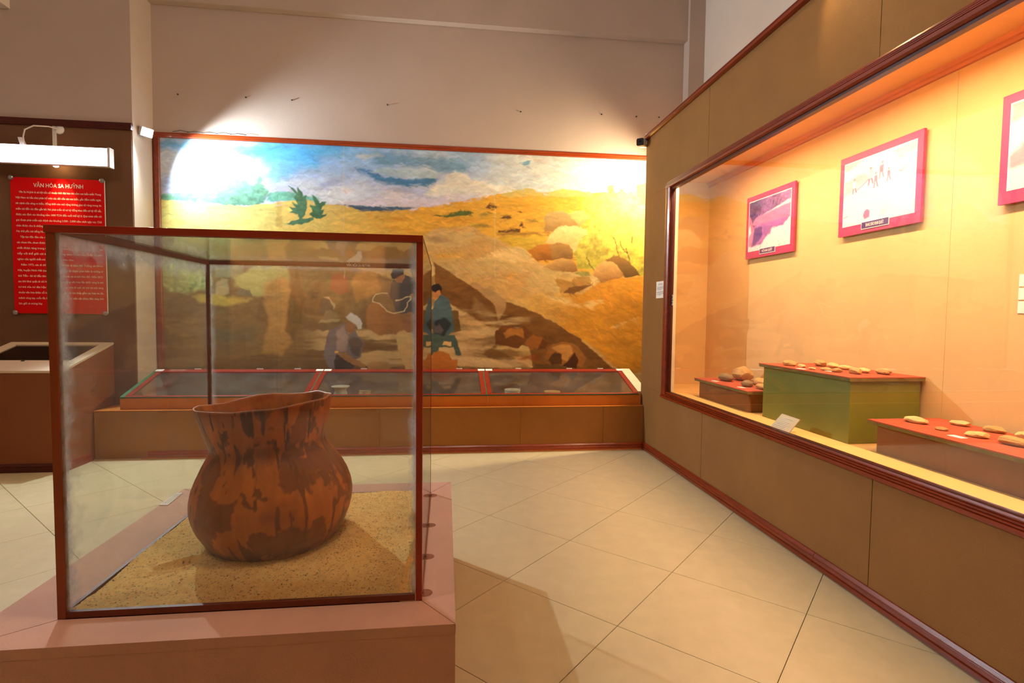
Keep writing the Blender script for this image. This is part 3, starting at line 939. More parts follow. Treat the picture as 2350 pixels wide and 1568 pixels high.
# near dune first, rocks after
dune = B([(1530, 1190), (1690, 1085), (2050, 1055), (2160, 1060)]) + C([(60, 900), (160, 990), (330, 1030), (460, 1130), (600, 1130), (680, 1190), (760, 1300), (870, 1340), (1000, 1400), (1250, 1430), (1480, 1450), (1850, 1490), (2400, 1490)]) + [(1620, 930), (330, 930), (330, 660), (700, 640), (900, 600)]
P_(dune, (206, 162, 96), 1, 4, 1.5, 0.25, 0, (190, 140, 76))
P_(C([(0, 1310), (200, 1230), (420, 1140), (600, 1130), (680, 1190), (760, 1300), (600, 1330), (300, 1290)]), (216, 172, 106), 0.9, 6, 3)
P_(C([(0, 1040), (300, 1040), (440, 1120), (120, 1240), (0, 1290)]), (186, 138, 74), 0.7, 8, 5)
P_(B([(1550, 1200), (1760, 1180), (1900, 1230), (1650, 1290)]), (164, 122, 74), 0.8, 6, 4)
P_(B([(1620, 1420), (1900, 1400), (2100, 1440), (1700, 1480)]), (206, 148, 56), 0.8, 8, 4)
P_(D([(460, 210), (560, 175), (610, 210), (500, 235)]), (206, 142, 48), 0.9, 5, 3)


def rocks():
    for p, c1, c2 in R_:
        q = np.asarray(C(p))
        P_(q, c1, 1, 4, 1, 0.2, 0, c2, ((q[:, 0].mean(), q[:, 1].min()), (q[:, 0].mean() + 8, q[:, 1].max())))


rocks()
P_(D([(1130, 220), (1350, 270), (1400, 220), (1600, 215), (1650, 300), (1500, 360), (1330, 420), (1210, 430)]), (176, 122, 54), 1, 4, 1.2)
P_(D([(1250, 430), (1330, 370), (1480, 330), (1640, 310), (1500, 390), (1400, 435)]), (116, 72, 26), 1, 4, 1.2)
P_(D([(1400, 150), (1560, 130), (1640, 190), (1500, 215)]), (128, 118, 52), 0.9, 7, 2, .3, .4)
P_(D([(1220, 430), (1500, 440), (1720, 290), (2000, 220), (2900, 180), (2900, 1500), (2010, 1500), (1700, 1180), (1000, 750), (550, 550), (900, 420)]), (212, 164, 86), 1, 4, 2, 0.25, 0, (196, 126, 34), ((1330, 0), (1470, 30)))
for p in ([(1980, 330), (2060, 500), (2260, 560), (2260, 640), (2000, 540)], [(1800, 780), (2260, 700), (2260, 800), (1900, 860)], [(1700, 1060), (2240, 1040), (2240, 1180), (1850, 1140)], [(1850, 960), (2200, 900), (2240, 960), (1950, 1010)]):
    P_(D(p), (172, 108, 30), 0.55, 8, 5)
for p in ([(900, 420), (1300, 500), (1500, 620), (1200, 560)], [(1500, 560), (1800, 520), (1600, 640)], [(1900, 900), (2240, 760), (2060, 850)]):
    P_(D(p), (226, 184, 116), 0.7, 7, 4)
dabs(11000, 5)
palms()
rocks()
P_(D([(1250, 430), (1330, 370), (1480, 330), (1640, 310), (1500, 390), (1400, 435)]), (116, 72, 26), 1, 4, 1.2)
# trench
P_([(995, 602), (1080, 656), (1130, 690), (1172, 694), (1240, 722), (1330, 776), (1380, 822), (1414, 850), (1500, 930), (1225, 930), (1225, 848), (1215, 800), (1137, 760), (1080, 725), (1030, 695), (998, 670)], (136, 86, 34), 1, 3, 1.2, 0.35, 0, (104, 62, 22))
P_(D([(0, 260), (300, 400), (480, 540), (470, 640), (380, 800), (300, 560), (0, 330)]), (178, 132, 80), 0.95, 4, 1.5)
P_(D([(60, 500), (300, 700), (360, 800), (330, 900), (0, 650)]), (150, 108, 62), 0.7, 7, 4)
# ground inside the trench and on the left
P_([(330, 610), (600, 600), (770, 600), (900, 640), (998, 660), (1030, 695), (1137, 760), (1140, 800), (1225, 848), (1230, 930), (330, 930)], (136, 100, 54), 1, 5, 3, 0.3, 0, (116, 84, 46))
P_([(998, 680), (1030, 697), (1137, 762), (1137, 792), (1105, 815), (1200, 848), (1060, 848), (985, 800)], (196, 152, 96), 1, 4, 2, 0.25)
st = (fbm(cv.h, cv.w, 60, 4, 77, 2.2, 0.28) - 0.5)
msk = np.clip((cv.Y - 700 - (1000 - cv.X) * 0.02) / 40, 0, 1) * np.clip((1225 - cv.X) / 40, 0, 1) * np.clip((cv.X - 690) / 60, 0, 1)
k = np.clip(st * 7, 0, 1) * msk
cv.a += (lin((212, 170, 112)) - cv.a) * (k * 0.75)[..., None]
k = np.clip(-st * 7, 0, 1) * msk
cv.a += (lin((104, 66, 28)) - cv.a) * (k * 0.7)[..., None]
P_(D([(330, 1110), (335, 950), (420, 870), (530, 870), (640, 910), (720, 880), (835, 990), (740, 1070), (690, 1130), (640, 1180)]), (112, 62, 22), 1, 3, 1, .3)
P_(D([(430, 970), (540, 900), (700, 920), (740, 1030), (600, 990), (480, 1040)]), (176, 108, 44), 0.95, 4, 1.5)
P_(D([(720, 1100), (840, 993), (960, 1010), (1060, 1110), (1010, 1180), (800, 1195)]), (152, 86, 30), 1, 4, 1.2)
P_(D([(900, 1190), (960, 1030), (1060, 1100), (1010, 1180)]), (96, 50, 18), 0.9, 3, 1.5)
P_(D([(990, 1300), (1060, 1150), (1200, 1080), (1340, 1090), (1450, 1150), (1560, 1300), (1500, 1440), (1250, 1420)]), (152, 92, 36), 1, 4, 1.2)
P_(D([(1090, 1180), (1200, 1110), (1340, 1130), (1375, 1230), (1310, 1345), (1230, 1330), (1200, 1230)]), (196, 130, 60), 0.95, 4, 1.5)
P_(D([(1230, 1410), (1330, 1330), (1400, 1225), (1450, 1330), (1430, 1450)]), (72, 34, 14), 1, 3, 1)
P_(D([(1040, 1340), (1130, 1225), (1220, 1250), (1235, 1390), (1100, 1400)]), (84, 50, 20), 1, 3, 1)
P_(D([(640, 1320), (740, 1270), (950, 1240), (920, 1330), (800, 1330)]), (140, 66, 24), 0.8, 5, 3)
P_(D([(820, 1460), (880, 1380), (1200, 1400), (1350, 1440), (1300, 1500), (800, 1500)]), (104, 70, 32), 1, 4, 2)
# left part seen through the glass case
P_(F([(0, 40), (300, 20), (600, 40), (700, 200), (690, 480), (400, 520), (200, 510), (60, 430)]), (170, 166, 96), 1, 10, 4, .3, .5, (140, 128, 72))
P_(F([(740, 190), (1120, 150), (1100, 240), (980, 330), (760, 310)]), (140, 124, 82), .9, 7, 3)
P_(F([(980, 330), (1300, 160), (1700, 150), (1700, 560), (1240, 560), (1000, 420)]), (176, 158, 88), .9, 7, 4)
P_(F([(750, 560), (760, 380), (830, 330), (900, 350), (935, 520), (850, 560)]), (168, 136, 88), 1, 5, 2)
P_(F([(1000, 545), (1060, 460), (1200, 490), (1230, 565)]), (112, 98, 66), 1, 4, 1)
P_(F([(460, 560), (660, 530), (1000, 570), (1240, 600), (900, 680), (560, 650)]), (190, 152, 62), .85, 7, 4)
P_(F([(700, 1020), (1240, 960), (1240, 1130), (800, 1160)]), (96, 88, 60), .6, 9, 8)
P_(F([(1350, 1290), (1440, 900), (1370, 560), (1400, 380), (1640, 300), (1760, 520), (1690, 900), (1740, 1150), (1600, 1310)]), (186, 132, 66), .9, 6, 5, .3)
P_(F([(1650, 1000), (1700, 600), (1800, 200), (1890, 560), (1850, 900), (1750, 1140)]), (112, 82, 38), .9, 5, 3)
P_(F([(1850, 300), (1980, 200), (2200, 260), (2300, 560), (2000, 600), (1880, 480)]), (108, 90, 52), .9, 8, 3, .3, .4)
P_(E([(350, 400), (380, 210), (470, 140), (580, 220), (620, 420), (480, 460)]), (150, 70, 42), .8, 7, 3)
P_(E([(640, 330), (680, 170), (800, 120), (1000, 190), (1040, 420), (900, 480), (720, 560)]), (176, 118, 52), .8, 7, 4)
P_(E([(200, 725), (205, 540), (260, 480), (340, 510), (400, 580), (420, 640), (360, 720)]), (104, 86, 58), 1, 3, 1)
P_(E([(250, 500), (330, 490), (420, 600), (400, 660), (350, 540)]), (190, 160, 112), .9, 3, 1.5)
P_(E([(150, 870), (200, 820), (480, 800), (505, 850), (400, 950), (240, 965)]), (110, 86, 52), 1, 3, 1)
P_(E([(170, 850), (220, 815), (490, 795), (470, 830), (260, 860)]), (176, 146, 98), .9, 3, 1.5)
P_(E([(235, 790), (290, 690), (350, 660), (430, 700), (470, 745), (430, 800), (260, 815)]), (136, 112, 74), 1, 3, 1)
P_(E([(840, 800), (860, 650), (940, 560), (1040, 590), (1130, 690), (1230, 720), (1370, 690), (1500, 800), (1530, 950), (1300, 1010), (1030, 1020), (860, 930)]), (150, 92, 42), 1, 4, 1.5, .3)
# standing figure bending over the broken jar
P_(E([(1170, 470), (1190, 320), (1230, 250), (1300, 290), (1390, 190), (1490, 220), (1535, 300), (1570, 470), (1560, 820), (1400, 760), (1250, 690), (1220, 560)]), (72, 62, 60), 1, 4, 1.2, .3)
P_(E([(1260, 250), (1290, 190), (1370, 170), (1388, 230), (1330, 305), (1270, 290)]), (158, 100, 58), 1, 2, 1)
P_(E([(1188, 180), (1225, 110), (1300, 92), (1360, 112), (1372, 180), (1310, 215), (1240, 245), (1200, 230)]), (58, 40, 36), 1, 3, 1)
P_(E([(1430, 490), (1480, 430), (1530, 460), (1540, 520), (1470, 520)]), (150, 100, 58), 1, 2, 1)
P_(E([(1330, 730), (1460, 690), (1560, 760), (1560, 830), (1400, 810)]), (146, 94, 50), 1, 3, 1)
cv.line(E([(1140, 436), (1040, 440), (975, 460), (942, 500), (940, 552), (1040, 592), (1085, 640), (1130, 692), (1230, 720), (1370, 684), (1420, 620), (1412, 572), (1462, 522), (1464, 492), (1400, 490), (1340, 530), (1250, 545)]), (220, 186, 132), 1.0, .95)
# crouching figure with a cap
P_(E([(250, 1310), (280, 1150), (330, 960), (480, 880), (560, 850), (600, 1000), (700, 960), (760, 1060), (810, 1130), (770, 1330), (620, 1400), (560, 1500), (350, 1490), (290, 1400)]), (112, 98, 98), 1, 4, 1.2, .25)
P_(E([(430, 960), (540, 900), (590, 1050), (570, 1240), (440, 1240)]), (162, 134, 124), .9, 5, 2.5)
P_(E([(590, 1080), (720, 1050), (800, 1130), (740, 1330), (640, 1280)]), (74, 62, 62), .95, 4, 2)
P_(E([(575, 850), (690, 865), (700, 970), (620, 1010), (560, 930)]), (146, 92, 54), 1, 2, 1)
P_(E([(575, 770), (640, 715), (740, 765), (790, 860), (790, 930), (740, 945), (690, 870), (600, 820)]), (194, 184, 176), 1, 3, 1)
P_(E([(390, 1380), (450, 1280), (560, 1330), (690, 1450), (640, 1500), (420, 1500)]), (56, 46, 42), 1, 3, 1)
P_(E([(430, 1265), (560, 1255), (700, 1360), (860, 1435), (830, 1490), (700, 1445), (520, 1345)]), (156, 108, 62), 1, 3, 1)
P_(E([(410, 1250), (470, 1248), (468, 1272), (410, 1274)]), (236, 170, 70), 1, 1, .8)
P_(E([(870, 1420), (1000, 1380), (1150, 1410), (1200, 1480), (1100, 1500), (880, 1490)]), (170, 124, 70), .9, 4, 2)
# pale jar, seated figure on a stool
P_(E([(1258, 1010), (1300, 955), (1370, 940), (1450, 990), (1540, 1005), (1680, 990), (1700, 1520), (1400, 1520), (1330, 1350), (1275, 1150)]), (200, 156, 96), 1, 4, 1.2)
P_(E([(1630, -40), (1740, -20), (1800, 100), (1790, 190), (1630, 300)]), (206, 166, 104), 1, 3, 1.5)
P_(E([(1630, 300), (1790, 190), (1790, 600), (1630, 700)]), (150, 112, 56), 1, 3, 2)
P_(E([(1665, 930), (1710, 650), (2120, 670), (2160, 960), (2060, 980)]), (104, 74, 36), 1, 3, 1.2, .35)
P_(E([(1720, 660), (1800, 590), (2020, 600), (2120, 670), (1950, 700)]), (196, 156, 96), 1, 3, 1.2)
P_(E([(1680, 1300), (1750, 1000), (2080, 1020), (2160, 1300), (2080, 1300), (2060, 1190), (1860, 1190), (1830, 1300)]), (74, 86, 74), 1, 2, 1, .25)
P_(E([(1895, 1160), (1920, 1105), (2030, 1110), (2025, 1170)]), (212, 164, 98), 1, 2, 1)
P_(E([(1785, 1025), (1770, 900), (1760, 700), (1790, 560), (1880, 460), (1980, 520), (2030, 650), (2065, 950), (1960, 1045)]), (72, 88, 88), 1, 3, 1.2, .45)
P_(E([(1790, 820), (1940, 780), (2030, 860), (1930, 1030), (1790, 1010)]), (38, 36, 36), .85, 4, 2)
P_(E([(1790, 900), (1870, 880), (1920, 960), (1880, 1010), (1790, 990)]), (96, 84, 76), .9, 3, 1.5)
P_(E([(1760, 420), (1860, 400), (1875, 450), (1840, 510), (1790, 540), (1760, 500)]), (192, 118, 62), 1, 2, 1)
P_(E([(1750, 340), (1800, 300), (1850, 310), (1890, 370), (1878, 440), (1850, 400), (1800, 430), (1760, 410)]), (32, 24, 24), 1, 2, 1)
P_(E([(1700, 1520), (1700, 1400), (1785, 1260), (1880, 1240), (2000, 1290), (2030, 1370), (2110, 1370), (2110, 1520)]), (186, 106, 38), 1, 3, 1)
# canvas joints
for x0_, x1_ in ((788, 790), (1134, 1136)):
    cv.line([(x0_, 300), (x1_, 640)], (208, 190, 150), .5, .5, 0)

def strokes(ang, seed, L_=46, W_=5):
    big = fbm(900, 1700, 1.0 * W_, 3, seed, L_ / W_, 1.0) - 0.5
    ca, sa = math.cos(ang), math.sin(ang)
    U0, V0 = cv.X - cv.x0, cv.Y - cv.y0
    U1 = (U0 * ca + V0 * sa + 120 + cv.nx * 30)
    V1 = (-U0 * sa + V0 * ca + 420 + cv.ny * 22)
    return big[np.clip(V1, 0, 899).astype(int), np.clip(U1, 0, 1699).astype(int)]


down = np.clip((cv.Y - 520) / 60, 0, 1) * np.clip((cv.X - 960) / 80, 0, 1)
stk = strokes(0.05, 91) * (1 - down) + strokes(0.42, 92) * down
stk2 = strokes(-0.25, 93, 22, 3) * 0.6 + strokes(0.6, 94, 18, 3) * 0.4
cv.a[:] = cv.a * (1 + 0.34 * stk + 0.26 * stk2 + 0.10 * cv.fine)[..., None]
hue = strokes(0.2, 95, 60, 9)
cv.a[..., 0] *= 1 + 0.14 * hue
cv.a[..., 2] *= 1 - 0.22 * hue
cv.a[:] = np.clip(cv.a * np.array([1.06, 1.20, 1.36]), 0, 0.9)


Hm = np.array([[242.8642, -7.9797, 1021.1644], [18.0972, -225.807, 1001.3413], [0.0216, -0.0089, 1.0]])
nx_, nz_ = 960, 446
xs = np.linspace(-2.735, 2.45, nx_)
zs = np.linspace(0.50, 2.945, nz_)
Xg, Zg = np.meshgrid(xs, zs)
den = Hm[2, 0] * Xg + Hm[2, 1] * Zg + Hm[2, 2]
Ug = (Hm[0, 0] * Xg + Hm[0, 1] * Zg + Hm[0, 2]) / den
Vg = (Hm[1, 0] * Xg + Hm[1, 1] * Zg + Hm[1, 2]) / den
MU = thing('wall_mural', 'wide painted mural of dunes and diggers on the back wall', 'mural', (-0.15, YW, 0.5))
wn1, wn2 = fbm(nz_, nx_, 9, 3, 81) - 0.5, fbm(nz_, nx_, 9, 3, 82) - 0.5
colm = cv.sample(Ug + 5 * wn1, Vg + 5 * wn2)
put('canvas', grid_mesh('canvas', np.stack([Xg, np.full_like(Xg, YW - 0.012), Zg], -1), colm, WL[MU.name]), M['mural'], MU)
part('backing', MB().box(-2.735, 2.45, YW - 0.0115, YW - 0.001, 0.50, 2.945), M['cream'], MU)
part('top_strip', MB().extrude([(YW, 2.935), (YW - 0.03, 2.937), (YW - 0.033, 2.952), (YW - 0.026, 2.960), (YW - 0.03, 2.968), (YW - 0.024, 2.985), (YW, 2.988)], 'x', -2.79, 2.45), M['wood_x'], MU)
part('side_strip', MB().extrude([(-2.783, YW), (-2.783, YW - 0.026), (-2.768, YW - 0.032), (-2.735, YW - 0.03), (-2.727, YW - 0.02), (-2.727, YW)], 'z', 0.60, 2.936), M['wood'], MU)
for k in range(5):
    x0_ = -2.6 + k * 0.13
    part('loose_wire', MB().tube([(x0_, YW - 0.03, 2.992), (x0_ + 0.07, YW - 0.034, 3.003 + random.uniform(0, .012)), (x0_ + 0.15, YW - 0.03, 2.994)], 0.0025, 5), M['wire'], MU)

# ------------------------------------------------------------------ framed photographs in the showcase
def photo_frame(label, y0, y1, z0, z1, paint, caption, seed):
    """hangs on the showcase back board, facing -X; left edge of the picture is at the larger Y"""
    r = thing('framed_photograph', label, 'picture', (2.536, (y0 + y1) / 2, z0), 'photographs in the showcase')
    part('mount', MB().box(2.508, 2.524, y0, y1, z0, z1), M['mat_pink'], r, 0.0015)
    part('batten', MB().box(2.524, 2.5365, y0 + 0.08, y1 - 0.08, z0 + 0.05, z1 - 0.05), M['wood_dark'], r)
    my, mz = 0.042, 0.047
    py0, py1, pz0, pz1 = y0 + my, y1 - my, z0 + 0.062, z1 - mz
    part('white_border', MB().box(2.5068, 2.508, py0 - 0.005, py1 + 0.005, pz0 - 0.005, pz1 + 0.005), M['white'], r)
    c = Canvas(300, 240, 0, 0, 1.0, seed)
    paint(c)
    c.a[:] *= np.array([0.74, 0.70, 0.76])
    n, m_ = 150, 118
    yy = np.linspace(py1, py0, n)
    zz = np.linspace(pz1, pz0, m_)
    Yg, Zg_ = np.meshgrid(yy, zz)
    U_, V_ = np.meshgrid(np.linspace(0, 298, n), np.linspace(0, 238, m_))
    put('print', grid_mesh('print', np.stack([np.full_like(Yg, 2.5062), Yg, Zg_], -1), c.sample(U_, V_), WL[r.name]), M['photo'], r)
    if caption:
        yc = (y0 + y1) / 2
        part('caption_border', MB().box(2.5045, 2.507, yc - 0.102, yc + 0.106, z0 + 0.021, z0 + 0.067), M['white'], r)
        part('caption', MB().box(2.5036, 2.5045, yc - 0.098, yc + 0.102, z0 + 0.025, z0 + 0.063), M['purple'], r)
        lettering('caption_print', caption, (2.5030, yc + 0.002, z0 + 0.035), (0, -1, 0), (0, 0, 1), 0.018, M['ink'], r, center=True, bold=0.012, width=0.135)
    return r


def paint_a(c):
    c.a[:] = lin((246, 240, 238))
    c.poly([(0, 0), (300, 0), (300, 40), (200, 60), (110, 75), (60, 130), (0, 150)], (92, 70, 128), 1, 10, 3, .5, .6, (176, 120, 180), ((60, 60), (260, 30)))
    c.poly([(20, 110), (60, 80), (300, 55), (300, 120), (200, 130), (110, 130)], (206, 130, 178), 1, 8, 4, .3)
    c.poly([(40, 120), (300, 115), (250, 150), (170, 150), (120, 200), (100, 215), (20, 220)], (172, 110, 180), 1, 10, 4, .4)
    c.poly([(45, 130), (100, 130), (110, 170), (80, 200), (30, 215)], (96, 66, 140), 1, 8, 5, .4)
    c.poly([(110, 130), (180, 140), (165, 175), (130, 185), (115, 160)], (150, 96, 168), .9, 8, 5)
    c.poly([(0, 60), (20, 90), (40, 130), (25, 215), (0, 220)], (200, 126, 176), .9, 8, 4)
    k = np.clip((c.leaf - 0.12) * 6, 0, 1) * np.clip((c.Y - 190) / 30, 0, 1)
    c.a += (lin((206, 150, 160)) - c.a) * (k * .6)[..., None]
    c.poly([(0, 130), (12, 110), (18, 150), (0, 170)], (244, 236, 236), 1, 6, 3)


def figure(c, x, y, s, top=(250, 246, 246), legs=(176, 120, 150), lean=0):
    c.poly([(x - 5 * s, y - 12 * s), (x + 5 * s + lean, y - 14 * s), (x + 6 * s, y + 6 * s), (x - 5 * s, y + 6 * s)], top, 1, 2, 1)
    c.poly([(x - 5 * s, y + 6 * s), (x - 1 * s, y + 6 * s), (x - 3 * s, y + 22 * s), (x - 7 * s, y + 22 * s)], legs, 1, 1, 1)
    c.poly([(x + 1 * s, y + 6 * s), (x + 6 * s, y + 6 * s), (x + 10 * s, y + 20 * s), (x + 6 * s, y + 21 * s)], legs, 1, 1, 1)
    c.poly([(x - 4 * s + lean, y - 20 * s), (x + lean, y - 23 * s), (x + 4 * s + lean, y - 19 * s), (x + lean, y - 14 * s)], (206, 150, 160), 1, 1, 1)


def paint_b(c):
    c.a[:] = lin((250, 246, 244))
    c.a *= (1 + .05 * c.mott)[..., None]
    c.poly([(0, 0), (90, 0), (40, 20), (0, 30)], (226, 188, 194), .9, 6, 4)
    c.poly([(210, 10), (300, 0), (300, 30), (230, 36)], (232, 204, 206), .9, 6, 4)
    c.poly([(0, 70), (90, 50), (120, 80), (40, 110), (0, 125)], (230, 190, 198), .9, 8, 5)
    c.line([(60, 112), (130, 72)], (206, 150, 170), 2.4)
    c.line([(108, 108), (130, 66)], (206, 150, 170), 1.4)
    figure(c, 48, 92, 1.3)
    figure(c, 120, 72, 1.5, (238, 214, 218))
    figure(c, 143, 92, 1.3, (196, 140, 165), (176, 120, 155))
    figure(c, 165, 62, 1.4, (192, 140, 170), (200, 150, 170), 4)
    figure(c, 196, 86, 1.1, (200, 140, 168), (190, 130, 160))
    c.poly([(228, 42), (250, 36), (262, 60), (246, 86), (232, 74)], (252, 250, 250), 1, 3, 1)
    c.line([(228, 46), (240, 36), (256, 40)], (200, 150, 160), 1.5)
    c.line([(234, 84), (250, 88), (262, 74)], (200, 150, 165), 1.5)
    c.poly([(98, 196), (112, 190), (124, 200), (122, 222), (100, 226), (94, 212)], (172, 120, 165), 1, 3, 1.5)
    c.poly([(170, 208), (196, 200), (190, 222), (172, 224)], (224, 226, 226), 1, 3, 1.5)
    c.line([(0, 206), (20, 200)], (200, 150, 170), 2)
    k = np.clip((c.leaf - 0.16) * 5, 0, 1) * np.clip((c.X - 240) / 40, 0, 1)
    c.a += (lin((226, 196, 190)) - c.a) * (k * .6)[..., None]


def paint_c(c):
    c.a[:] = lin((248, 240, 234))
    c.poly([(0, 0), (140, 0), (300, 40), (300, 80), (120, 30), (0, 50)], (232, 180, 176), .9, 8, 6, .4)
    c.poly([(0, 140), (60, 95), (140, 80), (300, 60), (300, 180), (140, 175), (0, 180)], (224, 160, 172), .9, 8, 6, .4)
    c.line([(40, 90), (66, 165)], (248, 236, 226), 2.5)


photo_frame('pink-bordered photograph of a purple earth pit, leftmost in the showcase', 3.683, 4.312, 1.767, 2.275, paint_a, 'HỐ KHAI QUẬT', 31)
photo_frame('pink-bordered pale photograph of people digging on sand', 2.622, 3.229, 1.800, 2.294, paint_b, 'ĐANG ĐÀO KHAI QUẬT', 41)
photo_frame('pink-bordered photograph cut off by the right picture edge', 1.60, 2.214, 1.806, 2.293, paint_c, None, 51)

# little cards on showcase back board (their codes left out)
for k, (z0, z1, lb) in enumerate(((1.433, 1.487, 'topmost grey card of three at the right picture edge'), (1.374, 1.427, 'middle grey card of three at the right picture edge'), (1.314, 1.367, 'lowest grey card of three at the right picture edge'))):
    single('wall_card', MB().box(2.534, 2.5365, 2.01, 2.122, z0, z1), M['white'], lb, 'card', (2.536, 2.066, z0), 'cards on the back board')
for y, z, lb in ((4.455, 1.44, 'top left of five tiny cards inside the showcase glass corner'), (4.418, 1.442, 'top right of five tiny cards inside the showcase glass corner'), (4.455, 1.392, 'middle left of five tiny cards inside the showcase glass corner'), (4.418, 1.394, 'middle right of five tiny cards inside the showcase glass corner'), (4.455, 1.340, 'lowest of five tiny cards inside the showcase glass corner')):
    q = thing('glass_card', lb, 'card', (1.92, y, z), 'cards on the showcase glass')
    part('card', MB().box(1.919, 1.921, y - 0.014, y + 0.014, z - 0.018, z + 0.022), M['white'], q)
    part('patch', MB().box(1.9180, 1.9191, y - 0.008, y + 0.008, z - 0.010, z + 0.014), M['grey_ink'], q)
nt_ = thing('notice_sheet', 'white printed notice sheet beside the showcase window', 'notice', (1.89, 4.61, 1.44))
part('sheet', MB().box(1.8975, 1.8998, 4.535, 4.725, 1.443, 1.592), M['white'], nt_)
nl = MB()
for k in range(12):
    if k in (2, 7):
        continue
    z = 1.568 - k * 0.0088
    a, b = (4.68, 4.58) if k < 2 else (4.708, 4.556 + (0.05 if k in (6, 11) else 0))
    nl.quad((1.8972, a, z), (1.8972, b, z), (1.8972, b, z + 0.003), (1.8972, a, z + 0.003))
part('print', nl, M['grey_ink'], nt_)

# ------------------------------------------------------------------ red text board on the left wall
PB = thing('text_board', 'red exhibition text board with cream lettering on the left wall', 'sign', (-3.396, YL - 0.012, 1.243))
yb = YL - 0.030
part('board', MB().box(-3.774, -3.018, yb, yb + 0.008, 1.243, 2.430), M['poster'], PB, 0.001)
part('edge', MB().box(-3.0185, -3.0155, yb, yb + 0.008, 1.245, 2.428), M['white'], PB)
for x, z in ((-3.762, 2.424), (-3.032, 2.424), (-3.762, 1.249), (-3.032, 1.249)):
    local_part('mirror_cap', MB().lathe([(0.002, -0.0), (0.016, 0.0), (0.02, 0.004), (0.02, 0.012), (0.012, 0.016), (0.001, 0.017)], (0, 0, 0), 14), M['steel'], PB, Matrix.Translation((x, yb - 0.001, z)) @ Matrix.Rotation(math.pi / 2, 4, 'X'))
lettering('title', 'VĂN HÓA SA HUỲNH', (-3.39, yb - 0.0008, 2.350), (1, 0, 0), (0, 0, 1), 0.034, M['ink'], PB, center=True, width=0.40, bold=0.012)
LINES = ['  Văn Sa Huỳnh là xã hội tiền sử thuộc thời đại kim khí nằm ven biển miền Trung',
         'Việt Nam và hầu như phân bố trên các dải cồn cát ven biển, gần đầm nước ngọt,',
         'sát cạnh cửa sông ra biển, đồng thời còn mở rộng không gian từ vùng trung du',
         'miền núi đến các đảo gần bờ. Nó phát triển từ sơ kỳ đồng thau đến sơ kỳ đồ sắt,',
         'được xác định vào khoảng năm 1000 TCN đến cuối thế kỷ II. Quá trình tiến tới',
         'giai đoạn phát triển cực thịnh vào khoảng 2.500 - 2.000 năm cách ngày nay. Chủ',
         'nhân được cho là những người cư dân bản địa sinh sống lâu đời ven biển.',
         'Họ chủ yếu nói tiếng Nam Đảo và có quan hệ với các vùng lân cận xung quanh.',
         '  Tập tục độc đáo của cư dân Sa Huỳnh là chôn người chết trong chum, trong',
         'các chum lớn, chum được làm từ đất nung là một biểu tượng hình vòng, người',
         'chết được táng trong chum với ý nghĩa là một hình thức chuyển giao',
         'tiếp với thế giới cõi âm. Đồ tùy táng theo chum cho thấy sự giàu',
         'nghèo của người chết mà có nhiều hay ít khác nhau.',
         '  Năm 1972, các di chỉ tại thôn Thành Hải và thôn Mỹ Tường, xã Nhơn',
         'Hải, huyện Ninh Hải (nay là xã Thanh Hải) đã được phát hiện là những di',
         'tích Tiền - Sơ sử đầu tiên về văn hóa Sa Huỳnh tại di tích Hòn Đỏ. Năm 2012,',
         'sau khi khai quật di chỉ Hòn Đỏ cho thấy tầng văn hóa lớp dưới cùng là nơi',
         'cư trú của cư dân hậu kỳ đá mới và lớp trên là nơi cư trú và mộ táng',
         'thuộc văn hóa khảo cổ học Sa Huỳnh. Hiện vật tìm thấy gồm các loại rìu đá,',
         'mảnh vòng tay, cuốc đá, khuyên tai, hiện nay các hiện vật được Bảo tàng tỉnh',
         'lưu giữ và trưng bày.']
for k, tx in enumerate(LINES):
    ind = 0.028 if tx.startswith('  ') else 0.0
    z = 2.296 - k * 0.0487
    full = k not in (6, 12, 20)
    lettering('text_line', tx.strip(), (-3.736 + ind, yb - 0.0008, z), (1, 0, 0), (0, 0, 1), 0.0165, M['ink'], PB, width=(0.69 - ind) if full else (0.69 - ind) * len(tx.strip()) / 76.0, bold=0.010)

# ------------------------------------------------------------------ light box on a bracket above the board
LB = thing('light_box', 'glowing white fluorescent light box above the red text board', 'lamp', (-3.45, 5.10, 2.50))
part('body', MB().box(-4.05, -2.875, 5.104, 5.155, 2.512, 2.668), M['metal'], LB, 0.003)
part('diffuser', MB().box(-4.05, -2.889, 5.094, 5.104, 2.516, 2.664), M['lbox'], LB, 0.003)
part('end_cap', MB().box(-2.889, -2.868, 5.095, 5.157, 2.505, 2.672), M['metal'], LB, 0.003)
part('bracket', MB().box(-3.429, -3.403, 5.135, YL - 0.01, 2.60, 2.62).box(-3.429, -3.403, YL - 0.026, YL - 0.012, 2.55, 2.905), M['metal'], LB)
cb = part('supply_cable', MB().tube([(-3.378, YL - 0.025, 2.859), (-3.42, 5.22, 2.862), (-3.50, 5.16, 2.845), (-3.548, 5.13, 2.80), (-3.558, 5.125, 2.74), (-3.552, 5.125, 2.69)], 0.006, 8), M['cable'], LB, smooth=True)
part('clip', MB().hexa([(-3.575, 5.11, 2.665), (-3.535, 5.11, 2.665), (-3.535, 5.135, 2.665), (-3.575, 5.135, 2.665), (-3.592, 5.11, 2.73), (-3.562, 5.11, 2.73), (-3.562, 5.135, 2.73), (-3.592, 5.135, 2.73)]), M['metal'], cb, 0.003)
local_part('rose', MB().lathe([(0.001, -0.02), (0.02, -0.018), (0.038, -0.008), (0.04, 0.0)], (0, 0, 0), 24), M['metal'], LB, Matrix.Translation((-3.378, YL - 0.013, 2.859)) @ Matrix.Rotation(-math.pi / 2, 4, 'X'), 0.0, True)
lamp('light_box_light', 'AREA', (-3.46, 5.088, 2.59), 10.0, (1.0, 0.90, 0.96), LB, (0, -1, -0.1), shape='RECTANGLE', size=1.15, size_y=0.14)
